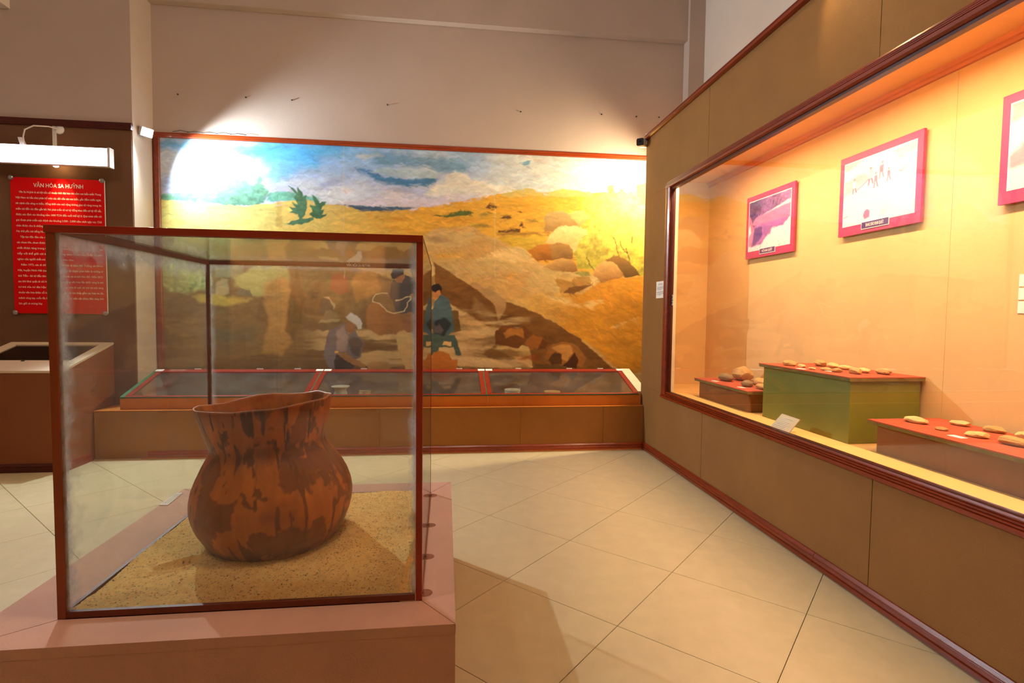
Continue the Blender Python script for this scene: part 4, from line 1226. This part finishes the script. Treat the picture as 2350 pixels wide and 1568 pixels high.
# small warm picture light hidden under the box
pl = thing('picture_light', 'small warm bulb tucked behind the light box', 'lamp', (-3.36, 5.20, 2.52))
part('bulb', MB().lathe([(0.001, -0.05), (0.018, -0.045), (0.024, -0.025), (0.016, 0.0), (0.012, 0.03), (0.001, 0.031)], (-3.36, 5.20, 2.56), 14), M['bulb'], pl, smooth=True)
lamp('picture_spot', 'SPOT', (-3.36, 5.19, 2.50), 16.0, (1.0, 0.66, 0.30), pl, (0.0, 0.10, -0.5), spot_size=math.radians(62), spot_blend=0.9, shadow_soft_size=0.02)

# ------------------------------------------------------------------ white floodlight on the return
FL = thing('floodlight', 'small blinding white floodlight at the mural top left corner', 'floodlight', (-2.76, 5.42, 2.90))
fr = Matrix.Translation((-2.735, 5.425, 2.915)) @ Vector((0.80, -0.48, -0.36)).to_track_quat('-Z', 'Y').to_matrix().to_4x4()


local_part('housing', MB().box(-0.055, 0.055, -0.04, 0.04, -0.008, 0.03), M['metal'], FL, fr, 0.004)
local_part('lens', MB().box(-0.048, 0.048, -0.034, 0.034, -0.011, -0.0085), M['led'], FL, fr)
part('bracket', MB().tube([(-2.789, 5.40, 2.91), (-2.765, 5.40, 2.885), (-2.745, 5.42, 2.89)], 0.006, 6), M['steel'], FL)
lamp('flood_beam', 'SPOT', (-2.72, 5.414, 2.908), LED_W, (0.80, 0.93, 1.0), FL, (0.78, -0.42, -0.46), spot_size=math.radians(152), spot_blend=0.5, shadow_soft_size=0.04)
# warm floodlight standing behind the far end of the showcase
F2 = thing('floodlight', 'warm floodlight hidden behind the showcase far end', 'floodlight', (2.50, 5.24, 2.78))
f2 = Matrix.Translation((2.50, 5.24, 2.80)) @ Vector((-0.92, 0.30, -0.22)).to_track_quat('-Z', 'Y').to_matrix().to_4x4()
local_part('housing', MB().box(-0.055, 0.055, -0.04, 0.04, -0.008, 0.03), M['metal'], F2, f2, 0.004)
local_part('lens', MB().box(-0.048, 0.048, -0.034, 0.034, -0.011, -0.0085), M['bulb'], F2, f2)
part('arm', MB().tube([(2.50, 5.24, 2.83), (2.55, 5.15, 2.86), (2.60, YE - 0.005, 2.86)], 0.008, 6), M['steel'], F2)
lamp('flood_beam', 'SPOT', (2.482, 5.246, 2.797), FLOOD_W, (1.0, 0.80, 0.48), F2, (-0.86, 0.0, -0.50), spot_size=math.radians(164), spot_blend=1.0, shadow_soft_size=0.04)
# yellow spot above the showcase header
F3 = thing('header_spot', 'small yellow spotlight on top of the showcase header', 'spotlight', (1.84, 2.62, 3.02))
f3 = Matrix.Translation((1.845, 2.62, 3.06)) @ Vector((0.30, -0.35, -0.9)).to_track_quat('-Z', 'Y').to_matrix().to_4x4()
local_part('can', MB().lathe([(0.001, 0.07), (0.026, 0.07), (0.03, 0.0), (0.026, 0.0), (0.02, 0.05), (0.001, 0.05)], (0, 0, 0), 18), M['metal'], F3, f3)
part('arm', MB().tube([(1.86, 2.62, 3.09), (1.90, 2.62, 3.11), (1.93, 2.62, 3.005)], 0.006, 6), M['steel'], F3)
lamp('spot_beam', 'SPOT', (1.845, 2.62, 3.05), 14.0, (1.0, 0.70, 0.28), F3, (0.10, -0.42, -0.9), spot_size=math.radians(70), spot_blend=0.9, shadow_soft_size=0.02)

# ------------------------------------------------------------------ security camera
CC = thing('security_camera', 'white bullet security camera with black face at the showcase corner', 'camera', (1.87, 5.08, 2.92))
cm = Matrix.Translation((1.842, 5.03, 2.925)) @ Vector((-0.62, -0.78, -0.10)).to_track_quat('-Z', 'Y').to_matrix().to_4x4()
local_part('body', MB().extrude([(-0.028, -0.036), (0.028, -0.036), (0.038, -0.026), (0.038, 0.024), (0.028, 0.036), (-0.028, 0.036), (-0.038, 0.024), (-0.038, -0.026)], 'z', -0.05, 0.07), M['metal'], CC, cm, 0.004, True)
local_part('face', MB().extrude([(-0.027, -0.034), (0.027, -0.034), (0.035, -0.025), (0.035, 0.022), (0.027, 0.033), (-0.027, 0.033), (-0.035, 0.022), (-0.035, -0.025)], 'z', -0.056, -0.049), M['black'], CC, cm, 0.002)
local_part('lens', MB().lathe([(0.001, 0.0), (0.012, 0.001), (0.014, 0.006), (0.001, 0.007)], (0, 0.008, -0.0615), 18), M['blackglass'], CC, cm)
part('mount', MB().tube([(1.872, 5.062, 2.928), (1.884, 5.05, 2.925), (1.899, 5.04, 2.922)], [0.014, 0.02, 0.034], 14), M['metal'], CC, smooth=True)
part('cable', MB().tube([(1.888, 5.07, 2.95), (1.884, 5.065, 2.985), (1.89, 5.06, 3.02), (1.92, 5.06, 3.03)], 0.005, 6), M['cable'], CC)

# ------------------------------------------------------------------ long bench with slanted vitrines below the mural
ZL, ZF, ZB, YV, YVB = 0.418, 0.530, 0.706, 5.022, 5.602
BN = thing('display_bench', 'long low brown bench with orange band under the mural', 'bench', (-0.54, 5.3, 0))
for a, b in ((-2.975, -1.93), (-1.928, -0.59), (-0.588, 0.70), (0.702, 1.50), (1.502, 1.897)):
    part('front_board', MB().box(a, b, 4.972, 4.985, 0.0, ZL - 0.004), M['bench'], BN, 0.001)
part('side_board', MB().box(-2.976, -2.965, 4.985, YL - 0.015, 0.0, ZL - 0.004), M['bench'], BN)
part('top_sheet', MB().box(-2.976, 1.897, 4.970, YL - 0.015, ZL - 0.004, ZL).box(-2.78, 1.897, YL - 0.015, YW - 0.02, ZL - 0.004, ZL), M['orange'], BN)
for a, b in ((-2.795, -1.20), (-1.198, 0.40), (0.402, 0.72), (0.722, 1.885)):
    part('band_board', MB().box(a, b, YV, YV + 0.012, ZL + 0.0005, ZF - 0.006), M['orange'], BN, 0.001)
part('skirting', MB().extrude([(4.972, 0.0), (4.955, 0.0), (4.955, 0.03), (4.962, 0.036), (4.958, 0.05), (4.966, 0.062), (4.972, 0.064)], 'x', -2.55, 1.885), M['wood_x'], BN)
part('skirting_strip', MB().box(-2.60, 1.88, 4.945, 4.956, 0.0, 0.010), M['wood_int'], BN)
part('inner_bed', MB().box(-2.79, 1.88, YV + 0.012, YVB, ZL + 0.0005, ZL + 0.03), M['vit_bed'], BN)
part('back_board', MB().box(-2.79, 1.88, YVB - 0.006, YVB + 0.006, ZL + 0.03, ZB - 0.02), M['brown_box'], BN)
for x, nm in ((-2.795, 'end_board'), (1.873, 'end_board')):
    part(nm, MB().hexa([(x, YV + 0.012, ZL + .001), (x + 0.010, YV + 0.012, ZL + .001), (x + 0.010, YVB, ZL + .001), (x, YVB, ZL + .001), (x, YV + 0.012, ZF - 0.008), (x + 0.010, YV + 0.012, ZF - 0.008), (x + 0.010, YVB, ZB - 0.008), (x, YVB, ZB - 0.008)]), M['orange'], BN)


def sl(y):
    return ZF + (ZB - ZF) * (y - YV) / (YVB - YV)


def slab(x0, x1, y0, y1, th, lift=0.0):
    return MB().hexa([(x0, y0, sl(y0) - th + lift), (x1, y0, sl(y0) - th + lift), (x1, y1, sl(y1) - th + lift), (x0, y1, sl(y1) - th + lift), (x0, y0, sl(y0) + lift), (x1, y0, sl(y0) + lift), (x1, y1, sl(y1) + lift), (x0, y1, sl(y1) + lift)])


for (x0, x1, lb) in ((-2.795, -1.232, 'left slanted glass vitrine lid with red frame and green edge'), (-1.222, 0.384, 'middle slanted glass vitrine lid with red frame'), (0.394, 1.868, 'right slanted glass vitrine lid with red frame beside the showcase')):
    v = thing('slanted_vitrine', lb, 'vitrine', ((x0 + x1) / 2, YV, ZF), 'slanted vitrines on the bench')
    gx = x0 + (0.035 if x0 < -2 else 0.0)
    part('front_bar', slab(gx, x1, YV - 0.002, YV + 0.022, 0.014), M['vit_red'], v, 0.002)
    part('back_bar', slab(gx, x1, YVB - 0.06, YVB, 0.02, 0.004), M['vit_red'], v, 0.003)
    part('side_bar', slab(gx, gx + 0.045, YV + 0.022, YVB - 0.06, 0.016, 0.002), M['vit_red'], v, 0.003)
    part('side_bar', slab(x1 - 0.045, x1, YV + 0.022, YVB - 0.06, 0.016, 0.002), M['vit_red'], v, 0.003)
    part('lid_glass', slab(gx + 0.04, x1 - 0.04, YV + 0.018, YVB - 0.055, 0.006, -0.004), M['vglass'], v)
    if x0 < -2:
        part('green_edge', slab(x0, gx - 0.001, YV - 0.004, YVB, 0.016), M['green_edge'], v)
    else:
        part('green_edge', slab(x0 - 0.009, x0 - 0.001, YV - 0.002, YVB, 0.014), M['green_edge'], v)
    part('front_seal', MB().box(gx, x1, YV - 0.006, YV - 0.0025, ZF - 0.010, ZF - 0.003), M['green_edge'], v)
    for k, tx in enumerate((x0 + 0.02, x1 - 0.05)):
        part('tape', slab(tx, tx + 0.07, YVB - 0.05, YVB - 0.005, 0.001, 0.0065), M['white'], v)
    for fx_ in (0.25, 0.62, 0.85):
        xx_ = x0 + (x1 - x0) * fx_
        part('clip', MB().box(xx_ - 0.03, xx_ + 0.03, YVB - 0.002, YVB + 0.006, ZB - 0.002, ZB + 0.012), M['white'], v)
single('cream_filler', slab(1.872, 1.97, YV + 0.04, YW - 0.04, 0.01, 0.003), M['cream'], 'cream board filling the gap between vitrine and showcase', 'board', (1.93, 5.3, 0.6))


def vessel(name, label, prof, x, y, z, matn, tilt=(0, 0), n=28, group=None):
    o = put(name, MB().lathe(prof, (0, 0, 0), n).mesh(name, smooth=True), M[matn], None, (x, y, z))
    o.rotation_euler = (tilt[0], tilt[1], random.uniform(0, 6))
    return tag(o, label, 'pot', group)


zb_ = ZL + 0.0305
vessel('flared_pot', 'small pale flared pot in the middle vitrine', [(0.03, 0), (0.055, 0.008), (0.066, 0.035), (0.06, 0.075), (0.05, 0.095), (0.062, 0.115), (0.086, 0.135), (0.082, 0.137), (0.055, 0.112), (0.044, 0.09), (0.02, 0.05)], -0.985, 5.25, zb_, 'clay_pale', group='pots in the vitrines')
vessel('flared_pot', 'small broken tan pot beside the pale one', [(0.03, 0), (0.06, 0.01), (0.068, 0.04), (0.05, 0.075), (0.058, 0.092), (0.054, 0.094), (0.044, 0.072), (0.02, 0.03)], -0.765, 5.24, zb_, 'clay_tan', (0.1, -0.1), group='pots in the vitrines')
vessel('flared_pot', 'low tan pot near the front of middle vitrine by case post', [(0.03, 0), (0.055, 0.01), (0.06, 0.03), (0.045, 0.05), (0.05, 0.06), (0.046, 0.061), (0.03, 0.03)], 0.16, 5.22, zb_, 'clay_dark', group='pots in the vitrines')
vessel('shallow_bowl', 'wide pale-rimmed bowl at the left of the right vitrine', [(0.04, 0), (0.06, 0.01), (0.07, 0.055), (0.078, 0.085), (0.078, 0.10), (0.070, 0.10), (0.064, 0.07), (0.02, 0.04)], 0.655, 5.23, zb_, 'clay_pale', group='pots in the vitrines')
vessel('shallow_bowl', 'pale-rimmed bowl in the centre of the right vitrine', [(0.04, 0), (0.06, 0.01), (0.07, 0.045), (0.08, 0.072), (0.08, 0.08), (0.071, 0.08), (0.064, 0.055), (0.02, 0.03)], 1.05, 5.22, zb_, 'clay_tan', group='pots in the vitrines')
vessel('shallow_bowl', 'low brown bowl at the right of the right vitrine', [(0.04, 0), (0.06, 0.01), (0.065, 0.03), (0.07, 0.055), (0.062, 0.055), (0.02, 0.02)], 1.40, 5.22, zb_, 'clay_dark', group='pots in the vitrines')
card('label_card', 'white label card lying in the left vitrine', -2.36, 5.13, zb_ + 0.001, .03, .035, .3)
card('label_card', 'small white label card between the two pots', -0.86, 5.16, zb_ + 0.03, .022, .012, .1)

# ------------------------------------------------------------------ kiosk with sloping top
K = thing('lectern_kiosk', 'brown kiosk with pale sloping top and black glass screen', 'kiosk', (-3.40, 4.95, 0))
kx0, kx1, ky0, ky1, kz0, kz1 = -3.82, -2.982, 4.615, YL - 0.014, 0.80, 0.988


def ks(y, d=0.0):
    return kz0 + (kz1 - kz0) * (y - ky0) / (ky1 - ky0) + d


part('front_board', MB().box(kx0 + 0.004, kx1 - 0.012, ky0 + 0.004, ky0 + 0.016, 0.0, kz0 - 0.018), M['kiosk'], K, 0.001)
for nm, x in (('side_board', kx1 - 0.012), ('side_board', kx0 + 0.004)):
    part(nm, MB().hexa([(x, ky0 + .004, 0), (x + .010, ky0 + .004, 0), (x + .010, ky1, 0), (x, ky1, 0), (x, ky0 + .004, ks(ky0, -.017)), (x + .010, ky0 + .004, ks(ky0, -.017)), (x + .010, ky1, ks(ky1, -.018)), (x, ky1, ks(ky1, -.018))]), M['kiosk'], K)


def kslab(x0, x1, y0, y1, th, lift=0.0):
    return MB().hexa([(x0, y0, ks(y0, lift - th)), (x1, y0, ks(y0, lift - th)), (x1, y1, ks(y1, lift - th)), (x0, y1, ks(y1, lift - th)), (x0, y0, ks(y0, lift)), (x1, y0, ks(y0, lift)), (x1, y1, ks(y1, lift)), (x0, y1, ks(y1, lift))])


ix0, ix1, iy0, iy1 = -3.735, -3.066, 4.842, 5.218
part('top_rail', kslab(kx0, kx1, ky0, iy0, 0.018), M['kiosk_top'], K, 0.0015)
part('top_rail', kslab(kx0, kx1, iy1, ky1, 0.018), M['kiosk_top'], K, 0.0015)
part('top_rail', kslab(kx0, ix0, iy0, iy1, 0.018), M['kiosk_top'], K, 0.0015)
part('top_rail', kslab(ix1, kx1, iy0, iy1, 0.018), M['kiosk_top'], K, 0.0015)
part('screen', kslab(ix0, ix1, iy0, iy1, 0.010, -0.010), M['blackglass'], K)
part('button', kslab(-3.418, -3.394, 4.815, 4.828, 0.004, 0.004), M['black'], K)
part('skirting', MB().extrude([(4.619, 0.0), (4.600, 0.0), (4.600, 0.03), (4.607, 0.036), (4.603, 0.05), (4.612, 0.064), (4.619, 0.066)], 'x', kx0, kx1 + 0.018), M['wood_dark'], K)
part('skirting', MB().extrude([(kx1 - 0.002, 0.0), (kx1 + 0.016, 0.0), (kx1 + 0.016, 0.03), (kx1 + 0.009, 0.036), (kx1 + 0.013, 0.05), (kx1 + 0.004, 0.064), (kx1 - 0.002, 0.066)], 'y', 4.602, 4.944), M['wood'], K)
for x, z in ((0, 0), (0.03, 0.01), (0.06, 0.02), (0.0, -0.03), (0.03, -0.02), (0.06, -0.01)):
    part('vent_screw', MB().box(kx1 - 0.003, kx1 + 0.001, 4.97 + x - 0.005, 4.97 + x + 0.005, 0.60 + z, 0.61 + z), M['steel'], K)

# ------------------------------------------------------------------ plinth
px0, px1, py0, py1, pz = -1.283, 0.033, 1.504, 2.815, 0.40
cx0, cx1, cy0, cy1, cz1 = -1.092, -0.068, 1.640, 2.650, 1.515
PL = thing('plinth', 'low pinkish rendered plinth under the glass case', 'plinth', ((px0 + px1) / 2, (py0 + py1) / 2, 0))
part('core', MB().box(px0 + 0.0008, px1 - 0.0008, py0 + 0.0008, py1 - 0.0008, 0.0, pz - 0.0305), M['plinth'], PL)
part('bed', MB().box(cx0, cx1, cy0, cy1, pz - 0.032, pz - 0.012), M['joint'], PL)
g = 0.0015
q4 = {'front': [(px0, py0), (px1, py0), (cx1, cy0), (cx0, cy0)], 'right': [(px1, py0), (px1, py1), (cx1, cy1), (cx1, cy0)], 'back': [(px1, py1), (px0, py1), (cx0, cy1), (cx1, cy1)], 'left': [(px0, py1), (px0, py0), (cx0, cy0), (cx0, cy1)]}
for nm, q in q4.items():
    cx_ = sum(p[0] for p in q) / 4
    cy_ = sum(p[1] for p in q) / 4
    qq = []
    for p in q:
        v = Vector((cx_ - p[0], cy_ - p[1]))
        v.normalize()
        qq.append((p[0] + v.x * g, p[1] + v.y * g))
    part('coping_slab', MB().hexa([(a, b, pz - 0.03) for a, b in qq] + [(a, b, pz) for a, b in qq]), M['plinth'], PL, 0.0006)

# ------------------------------------------------------------------ glass case
GC = thing('glass_case', 'square glass display case with red-brown frame over the jar', 'display case', ((cx0 + cx1) / 2, (cy0 + cy1) / 2, pz))
b_ = 0.021
part('front_post', MB().box(cx0, cx0 + b_, cy0, cy0 + b_, pz + .001, cz1 - b_), M['frame_brown'], GC, 0.001)
part('front_post', MB().box(cx1 - b_ * .9, cx1, cy0, cy0 + b_, pz + .001, cz1 - b_), M['frame_red'], GC, 0.001)
part('top_rail', MB().box(cx0 - 0.004, cx1, cy0 - 0.002, cy0 + b_, cz1 - b_, cz1), M['frame_red'], GC, 0.001)
part('bottom_rail', MB().box(cx0 + b_, cx1 - b_, cy0 + .002, cy0 + 0.015, pz + .001, pz + 0.020), M['frame_inner'], GC, 0.001)
part('back_post', MB().box(cx0, cx0 + 0.014, cy1 - 0.014, cy1, pz + .001, cz1 - 0.018), M['frame_inner'], GC, 0.001)
part('back_post', MB().box(cx1 - 0.006, cx1, cy1 - 0.006, cy1, pz + .001, cz1 - 0.018), M['frame_inner'], GC, 0.001)
part('back_rail', MB().box(cx0, cx1, cy1 - 0.016, cy1, cz1 - 0.018, cz1), M['frame_inner'], GC, 0.001)
part('back_rail', MB().box(cx0, cx1, cy1 - 0.012, cy1, pz + .001, pz + 0.012), M['frame_inner'], GC, 0.001)
part('left_rail', MB().box(cx0, cx0 + 0.018, cy0 + b_, cy1 - 0.016, cz1 - 0.020, cz1), M['frame_inner'], GC, 0.001)
part('left_rail', MB().box(cx0, cx0 + 0.012, cy0 + b_, cy1 - 0.014, pz + .001, pz + 0.012), M['frame_inner'], GC, 0.001)
part('right_rail', MB().box(cx1 - 0.008, cx1, cy0 + b_, cy1 - 0.016, cz1 - 0.007, cz1), M['frame_inner'], GC, 0.001)
part('right_rail', MB().box(cx1 - 0.006, cx1, cy0 + b_, cy1 - 0.006, pz + .001, pz + 0.005), M['frame_inner'], GC, 0.001)
o_ = WL[GC.name]


def pane(name, x0, x1, y0, y1, z0, z1, axes, width, amount, dust):
    ax = [(a, None if lo is None else lo - o_[a], None if hi is None else hi - o_[a]) for a, lo, hi in axes]
    gm = glass_mat('case_glass_' + name, dust=dust, edge=dict(axes=ax, width=width, amount=amount))
    part(name, MB().box(x0, x1, y0, y1, z0, z1), gm, GC)


pane('front_pane', cx0 + b_, cx1 - b_ * .9, cy0 + .006, cy0 + .011, pz + .02, cz1 - b_, [(0, cx0 + b_, cx1 - b_ * .9)], 0.024, 0.60, 0.028)
pane('back_pane', cx0 + .014, cx1 - .006, cy1 - .010, cy1 - .005, pz + .012, cz1 - .018, [(0, cx0 + .014, None), (2, None, cz1 - .018)], 0.028, 0.30, 0.012)
pane('left_pane', cx0 + .004, cx0 + .009, cy0 + b_, cy1 - .014, pz + .012, cz1 - .020, [(2, None, cz1 - .02), (1, cy0 + b_, None)], 0.085, 0.55, 0.055)
pane('right_pane', cx1 - .006, cx1 - .001, cy0 + b_, cy1 - .006, pz + .005, cz1 - .007, [(1, cy0 + b_, None)], 0.03, 0.25, 0.012)
pane('top_pane', cx0 + .004, cx1 - .004, cy0 + b_, cy1 - .016, cz1 - .007, cz1 - .001, [(0, cx0, None), (1, cy0, cy1)], 0.06, 0.10, 0.02)
lettering('pane_lettering', 'VĂN HÓA SA HUỲNH', (-0.290, cy0 + .0055, 1.419), (1, 0, 0), (0, 0, 1), 0.008, M['white'], GC, width=0.068, bold=0.02)  # small white lettering set against the front pane
for y in (2.606, 2.236, 1.943, 1.686):
    st_ = part('rust_stain', MB().lathe([(0.001, 0.0004), (0.02, 0.0004), (0.024, 0.0001), (0.001, 0.0)], (cx1 + 0.008, y, pz + 0.0002), 16), M['rust'], GC)
    part('fixing', MB().box(cx1, cx1 + 0.002, y - 0.006, y + 0.006, pz + 0.0005, pz + 0.006), M['frame_inner'], st_)
lc = thing('case_label', 'white printed label lying on the left plinth edge behind the jar', 'label card', (-1.266, 2.66, pz))
part('card', MB().hexa([(-1.281, 2.578, pz + .0005), (-1.244, 2.575, pz + .0005), (-1.256, 2.744, pz + .0005), (-1.283, 2.74, pz + .0005), (-1.281, 2.578, pz + .004), (-1.244, 2.575, pz + .004), (-1.256, 2.744, pz + .004), (-1.283, 2.74, pz + .004)]), M['white'], lc)
lm = MB()
for k in range(3):
    x = -1.273 + k * 0.009
    lm.quad((x, 2.59, pz + .0044), (x + .003, 2.59, pz + .0044), (x + .002 - .004, 2.73, pz + .0044), (x - .001 - .004, 2.73, pz + .0044))
part('print', lm, M['grey_ink'], lc)

# ------------------------------------------------------------------ sand bed
N_ = 330
sx0, sx1, sy0, sy1 = cx0 + 0.016, cx1 - 0.010, cy0 + 0.016, cy1 - 0.016
xs = np.linspace(sx0, sx1, N_)
ys = np.linspace(sy0, sy1, N_)
Xs, Ys = np.meshgrid(xs, ys)
PCX, PCY = -0.628, 2.115
rr = np.hypot(Xs - PCX, Ys - PCY)
Zs = 0.408 + 0.010 * np.clip((Ys - sy0) / (sy1 - sy0), 0, 1)
Zs = Zs + 0.030 * np.exp(-((rr - 0.26) / 0.09) ** 2) * (0.45 + 0.55 * np.clip((Xs - PCX) / 0.3 + (Ys - PCY) / 0.4 + 0.2, 0, 1))
Zs = Zs + 0.020 * (fbm(N_, N_, 70, 4, 5) - 0.5) + 0.006 * (fbm(N_, N_, 14, 3, 6) - 0.5) + 0.0035 * (rng.random((N_, N_)) - 0.5)
# a dent like a shoe print at the left, and sand drawn back from the right pane
dx_, dy_ = (Xs + 0.895) * 0.9 + (Ys - 1.93) * 0.25, (Ys - 1.93) - (Xs + 0.895) * 0.25
e_ = np.sqrt((dx_ / 0.075) ** 2 + (dy_ / 0.032) ** 2)
Zs = Zs - 0.014 * np.exp(-e_ ** 4) + 0.007 * np.exp(-((e_ - 1.15) / 0.25) ** 2)
edge_ = sx1 - 0.018 - 0.045 * np.clip((2.35 - Ys) / 0.6, 0, 1) + 0.02 * (fbm(N_, N_, 40, 3, 9) - 0.5)
Zs = np.where(Xs > edge_, np.maximum(0.392, Zs - (Xs - edge_) * 1.4), Zs)
cn = fbm(N_, N_, 5, 2, 12)
grain = rng.random((N_, N_))
base = lin((236, 188, 116))[None, None, :] * (1.0 + 0.45 * cn + 0.35 * (grain - 0.5))[..., None]
base = np.where((grain > 0.965)[..., None], lin((226, 196, 150)), base)
base = np.where((grain < 0.04)[..., None], lin((78, 50, 26)), base)
sn = put('sand_bed', grid_mesh('sand_bed', np.stack([Xs, Ys, Zs], -1), base, (PCX, PCY, 0.39)), M['sand'], None, (PCX, PCY, 0.39))
tag(sn, 'coarse golden sand spread inside the glass case', 'sand', kind='stuff')

# ------------------------------------------------------------------ the burial jar
prof = [(0.170, -0.010), (0.198, 0.003), (0.226, 0.03), (0.256, 0.07), (0.277, 0.112), (0.289, 0.150), (0.293, 0.182), (0.290, 0.218), (0.279, 0.256), (0.262, 0.292), (0.242, 0.326), (0.224, 0.354), (0.211, 0.376), (0.206, 0.390), (0.207, 0.402), (0.213, 0.425), (0.221, 0.452), (0.230, 0.485), (0.238, 0.52), (0.244, 0.548), (0.2442, 0.556), (0.239, 0.558), (0.233, 0.545), (0.224, 0.51), (0.210, 0.46), (0.199, 0.42), (0.195, 0.40), (0.205, 0.37), (0.235, 0.32), (0.262, 0.26), (0.275, 0.20), (0.268, 0.13), (0.24, 0.07), (0.18, 0.02)]
pr_ = np.array(prof)
tt = np.concatenate([[0], np.cumsum(np.hypot(np.diff(pr_[:, 0]), np.diff(pr_[:, 1])))])
NP, NA = 330, 460
tq = np.linspace(0, tt[-1], NP)
rad = np.interp(tq, tt, pr_[:, 0])
hgt = np.interp(tq, tt, pr_[:, 1])
ker = np.ones(5) / 5
rad = np.convolve(np.pad(rad, 2, 'edge'), ker, 'valid')
hgt = np.convolve(np.pad(hgt, 2, 'edge'), ker, 'valid')
an = np.linspace(0, 2 * np.pi, NA)
Rg, Ag = np.meshgrid(rad, an, indexing='ij')
Hg = np.meshgrid(hgt, an, indexing='ij')[0]


def pnoise(cell, oct_, seed, ax=1.0, ay=1.0):
    f_ = fbm(NP, NA + 80, cell, oct_, seed, ax, ay)
    k_ = np.linspace(0, 1, 80)
    f_[:, :80] = f_[:, :80] * k_ + f_[:, NA:NA + 80] * (1 - k_)
    f_ = f_[:, :NA]
    f_[:, -1] = f_[:, 0]
    return f_


rimk = np.clip((Hg - 0.50) / 0.056, 0, 1)
chip = np.interp(an, np.linspace(0, 2 * np.pi, 23), [0, -.004, -.010, -.006, -.016, -.018, -.012, -.010, -.016, -.022, -.014, -.004, 0, -.002, .001, .001, -.002, .001, -.003, .001, .002, -.001, 0])
Hj = Hg + rimk * chip[None, :]
Rj = Rg * (1 + 0.018 * (pnoise(90, 3, 61) - 0.5)) + 0.004 * (pnoise(22, 3, 62) - 0.5)
Rj = Rj * (1 + 0.012 * np.cos(2 * Ag + 0.6))
Pj = np.stack([Rj * np.cos(Ag), Rj * np.sin(Ag), Hj], -1)
# colour: orange-brown clay, brush-like streaks, dark stains with crisp edges and dribbles
n1, n2, n3 = pnoise(70, 5, 63), pnoise(22, 4, 64, 0.5, 3.0), pnoise(8, 3, 65, 0.7, 2.6)
n4, n5, n6 = pnoise(30, 6, 66, 0.9, 1.2), pnoise(34, 5, 67), pnoise(13, 3, 68, 0.45, 2.4)
n8, n9 = pnoise(15, 4, 69, 1.0, 1.0), pnoise(6, 2, 70)
cj = lin((192, 104, 26)) * np.ones(Hg.shape + (1,))
cj = cj * (0.34 + 0.46 * n1 + 0.44 * n2 + 0.34 * n3)[..., None]
red = np.clip((n5 - 0.44) * 5, 0, 1)[..., None]
cj = cj * (1 - red * 0.5) + lin((136, 48, 14)) * (0.6 + 0.8 * n3)[..., None] * red * 0.5
front = np.clip(0.55 + 0.75 * np.cos(Ag - math.radians(292)), 0, 1)   # stains gather on one side of the jar
dk = np.clip((n4 - (0.65 - 0.13 * front)) * 34, 0, 1)
dk2 = np.clip((n6 - (0.80 - 0.16 * front)) * 30, 0, 1)
dk3 = np.clip((n8 * 0.7 + n9 * 0.3 - (0.72 - 0.11 * front)) * 30, 0, 1)
neck = np.exp(-((Hg - 0.392) / 0.022) ** 2) * 0.45
dk = np.clip(np.maximum(np.maximum(dk * 0.75, dk2 * 0.9), dk3 * 0.85) * np.clip(Hg / 0.02, 0, 1) + neck, 0, 1)[..., None]
cj = cj * (1 - dk * 0.80) + lin((70, 22, 8)) * dk * 0.80
collar = np.clip((Hg - 0.41) / 0.02, 0, 1)
fresh = collar * np.clip((pnoise(40, 5, 71) - 0.50) * 30, 0, 1) * 0.75
cj = cj * (1 - fresh[..., None]) + lin((172, 98, 40)) * (0.75 + 0.5 * n3)[..., None] * fresh[..., None]
crest = np.clip((n6 - 0.60) * 30, 0, 1) * collar * front
cj = cj * (1 - crest[..., None] * .8) + lin((66, 22, 8)) * crest[..., None] * .8
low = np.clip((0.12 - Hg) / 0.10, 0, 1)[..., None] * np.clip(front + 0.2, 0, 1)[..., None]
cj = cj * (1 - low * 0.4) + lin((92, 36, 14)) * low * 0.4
rimc = np.clip((Hg - 0.548) / 0.006, 0, 1)[..., None]
cj = cj * (1 - rimc * .5) + lin((196, 140, 100)) * rimc * .5
JR = grid_mesh('burial_jar', Pj, cj, (0, 0, 0))
jar = put('burial_jar', JR, M['pot'], None, (PCX, PCY, 0.402))
jar.rotation_euler = (math.radians(1.0), math.radians(-4.2), 0)
jar.scale = (0.965, 0.965, 1.0)
tag(jar, 'large tilted brown clay burial jar with dark stains and chipped rim', 'jar')
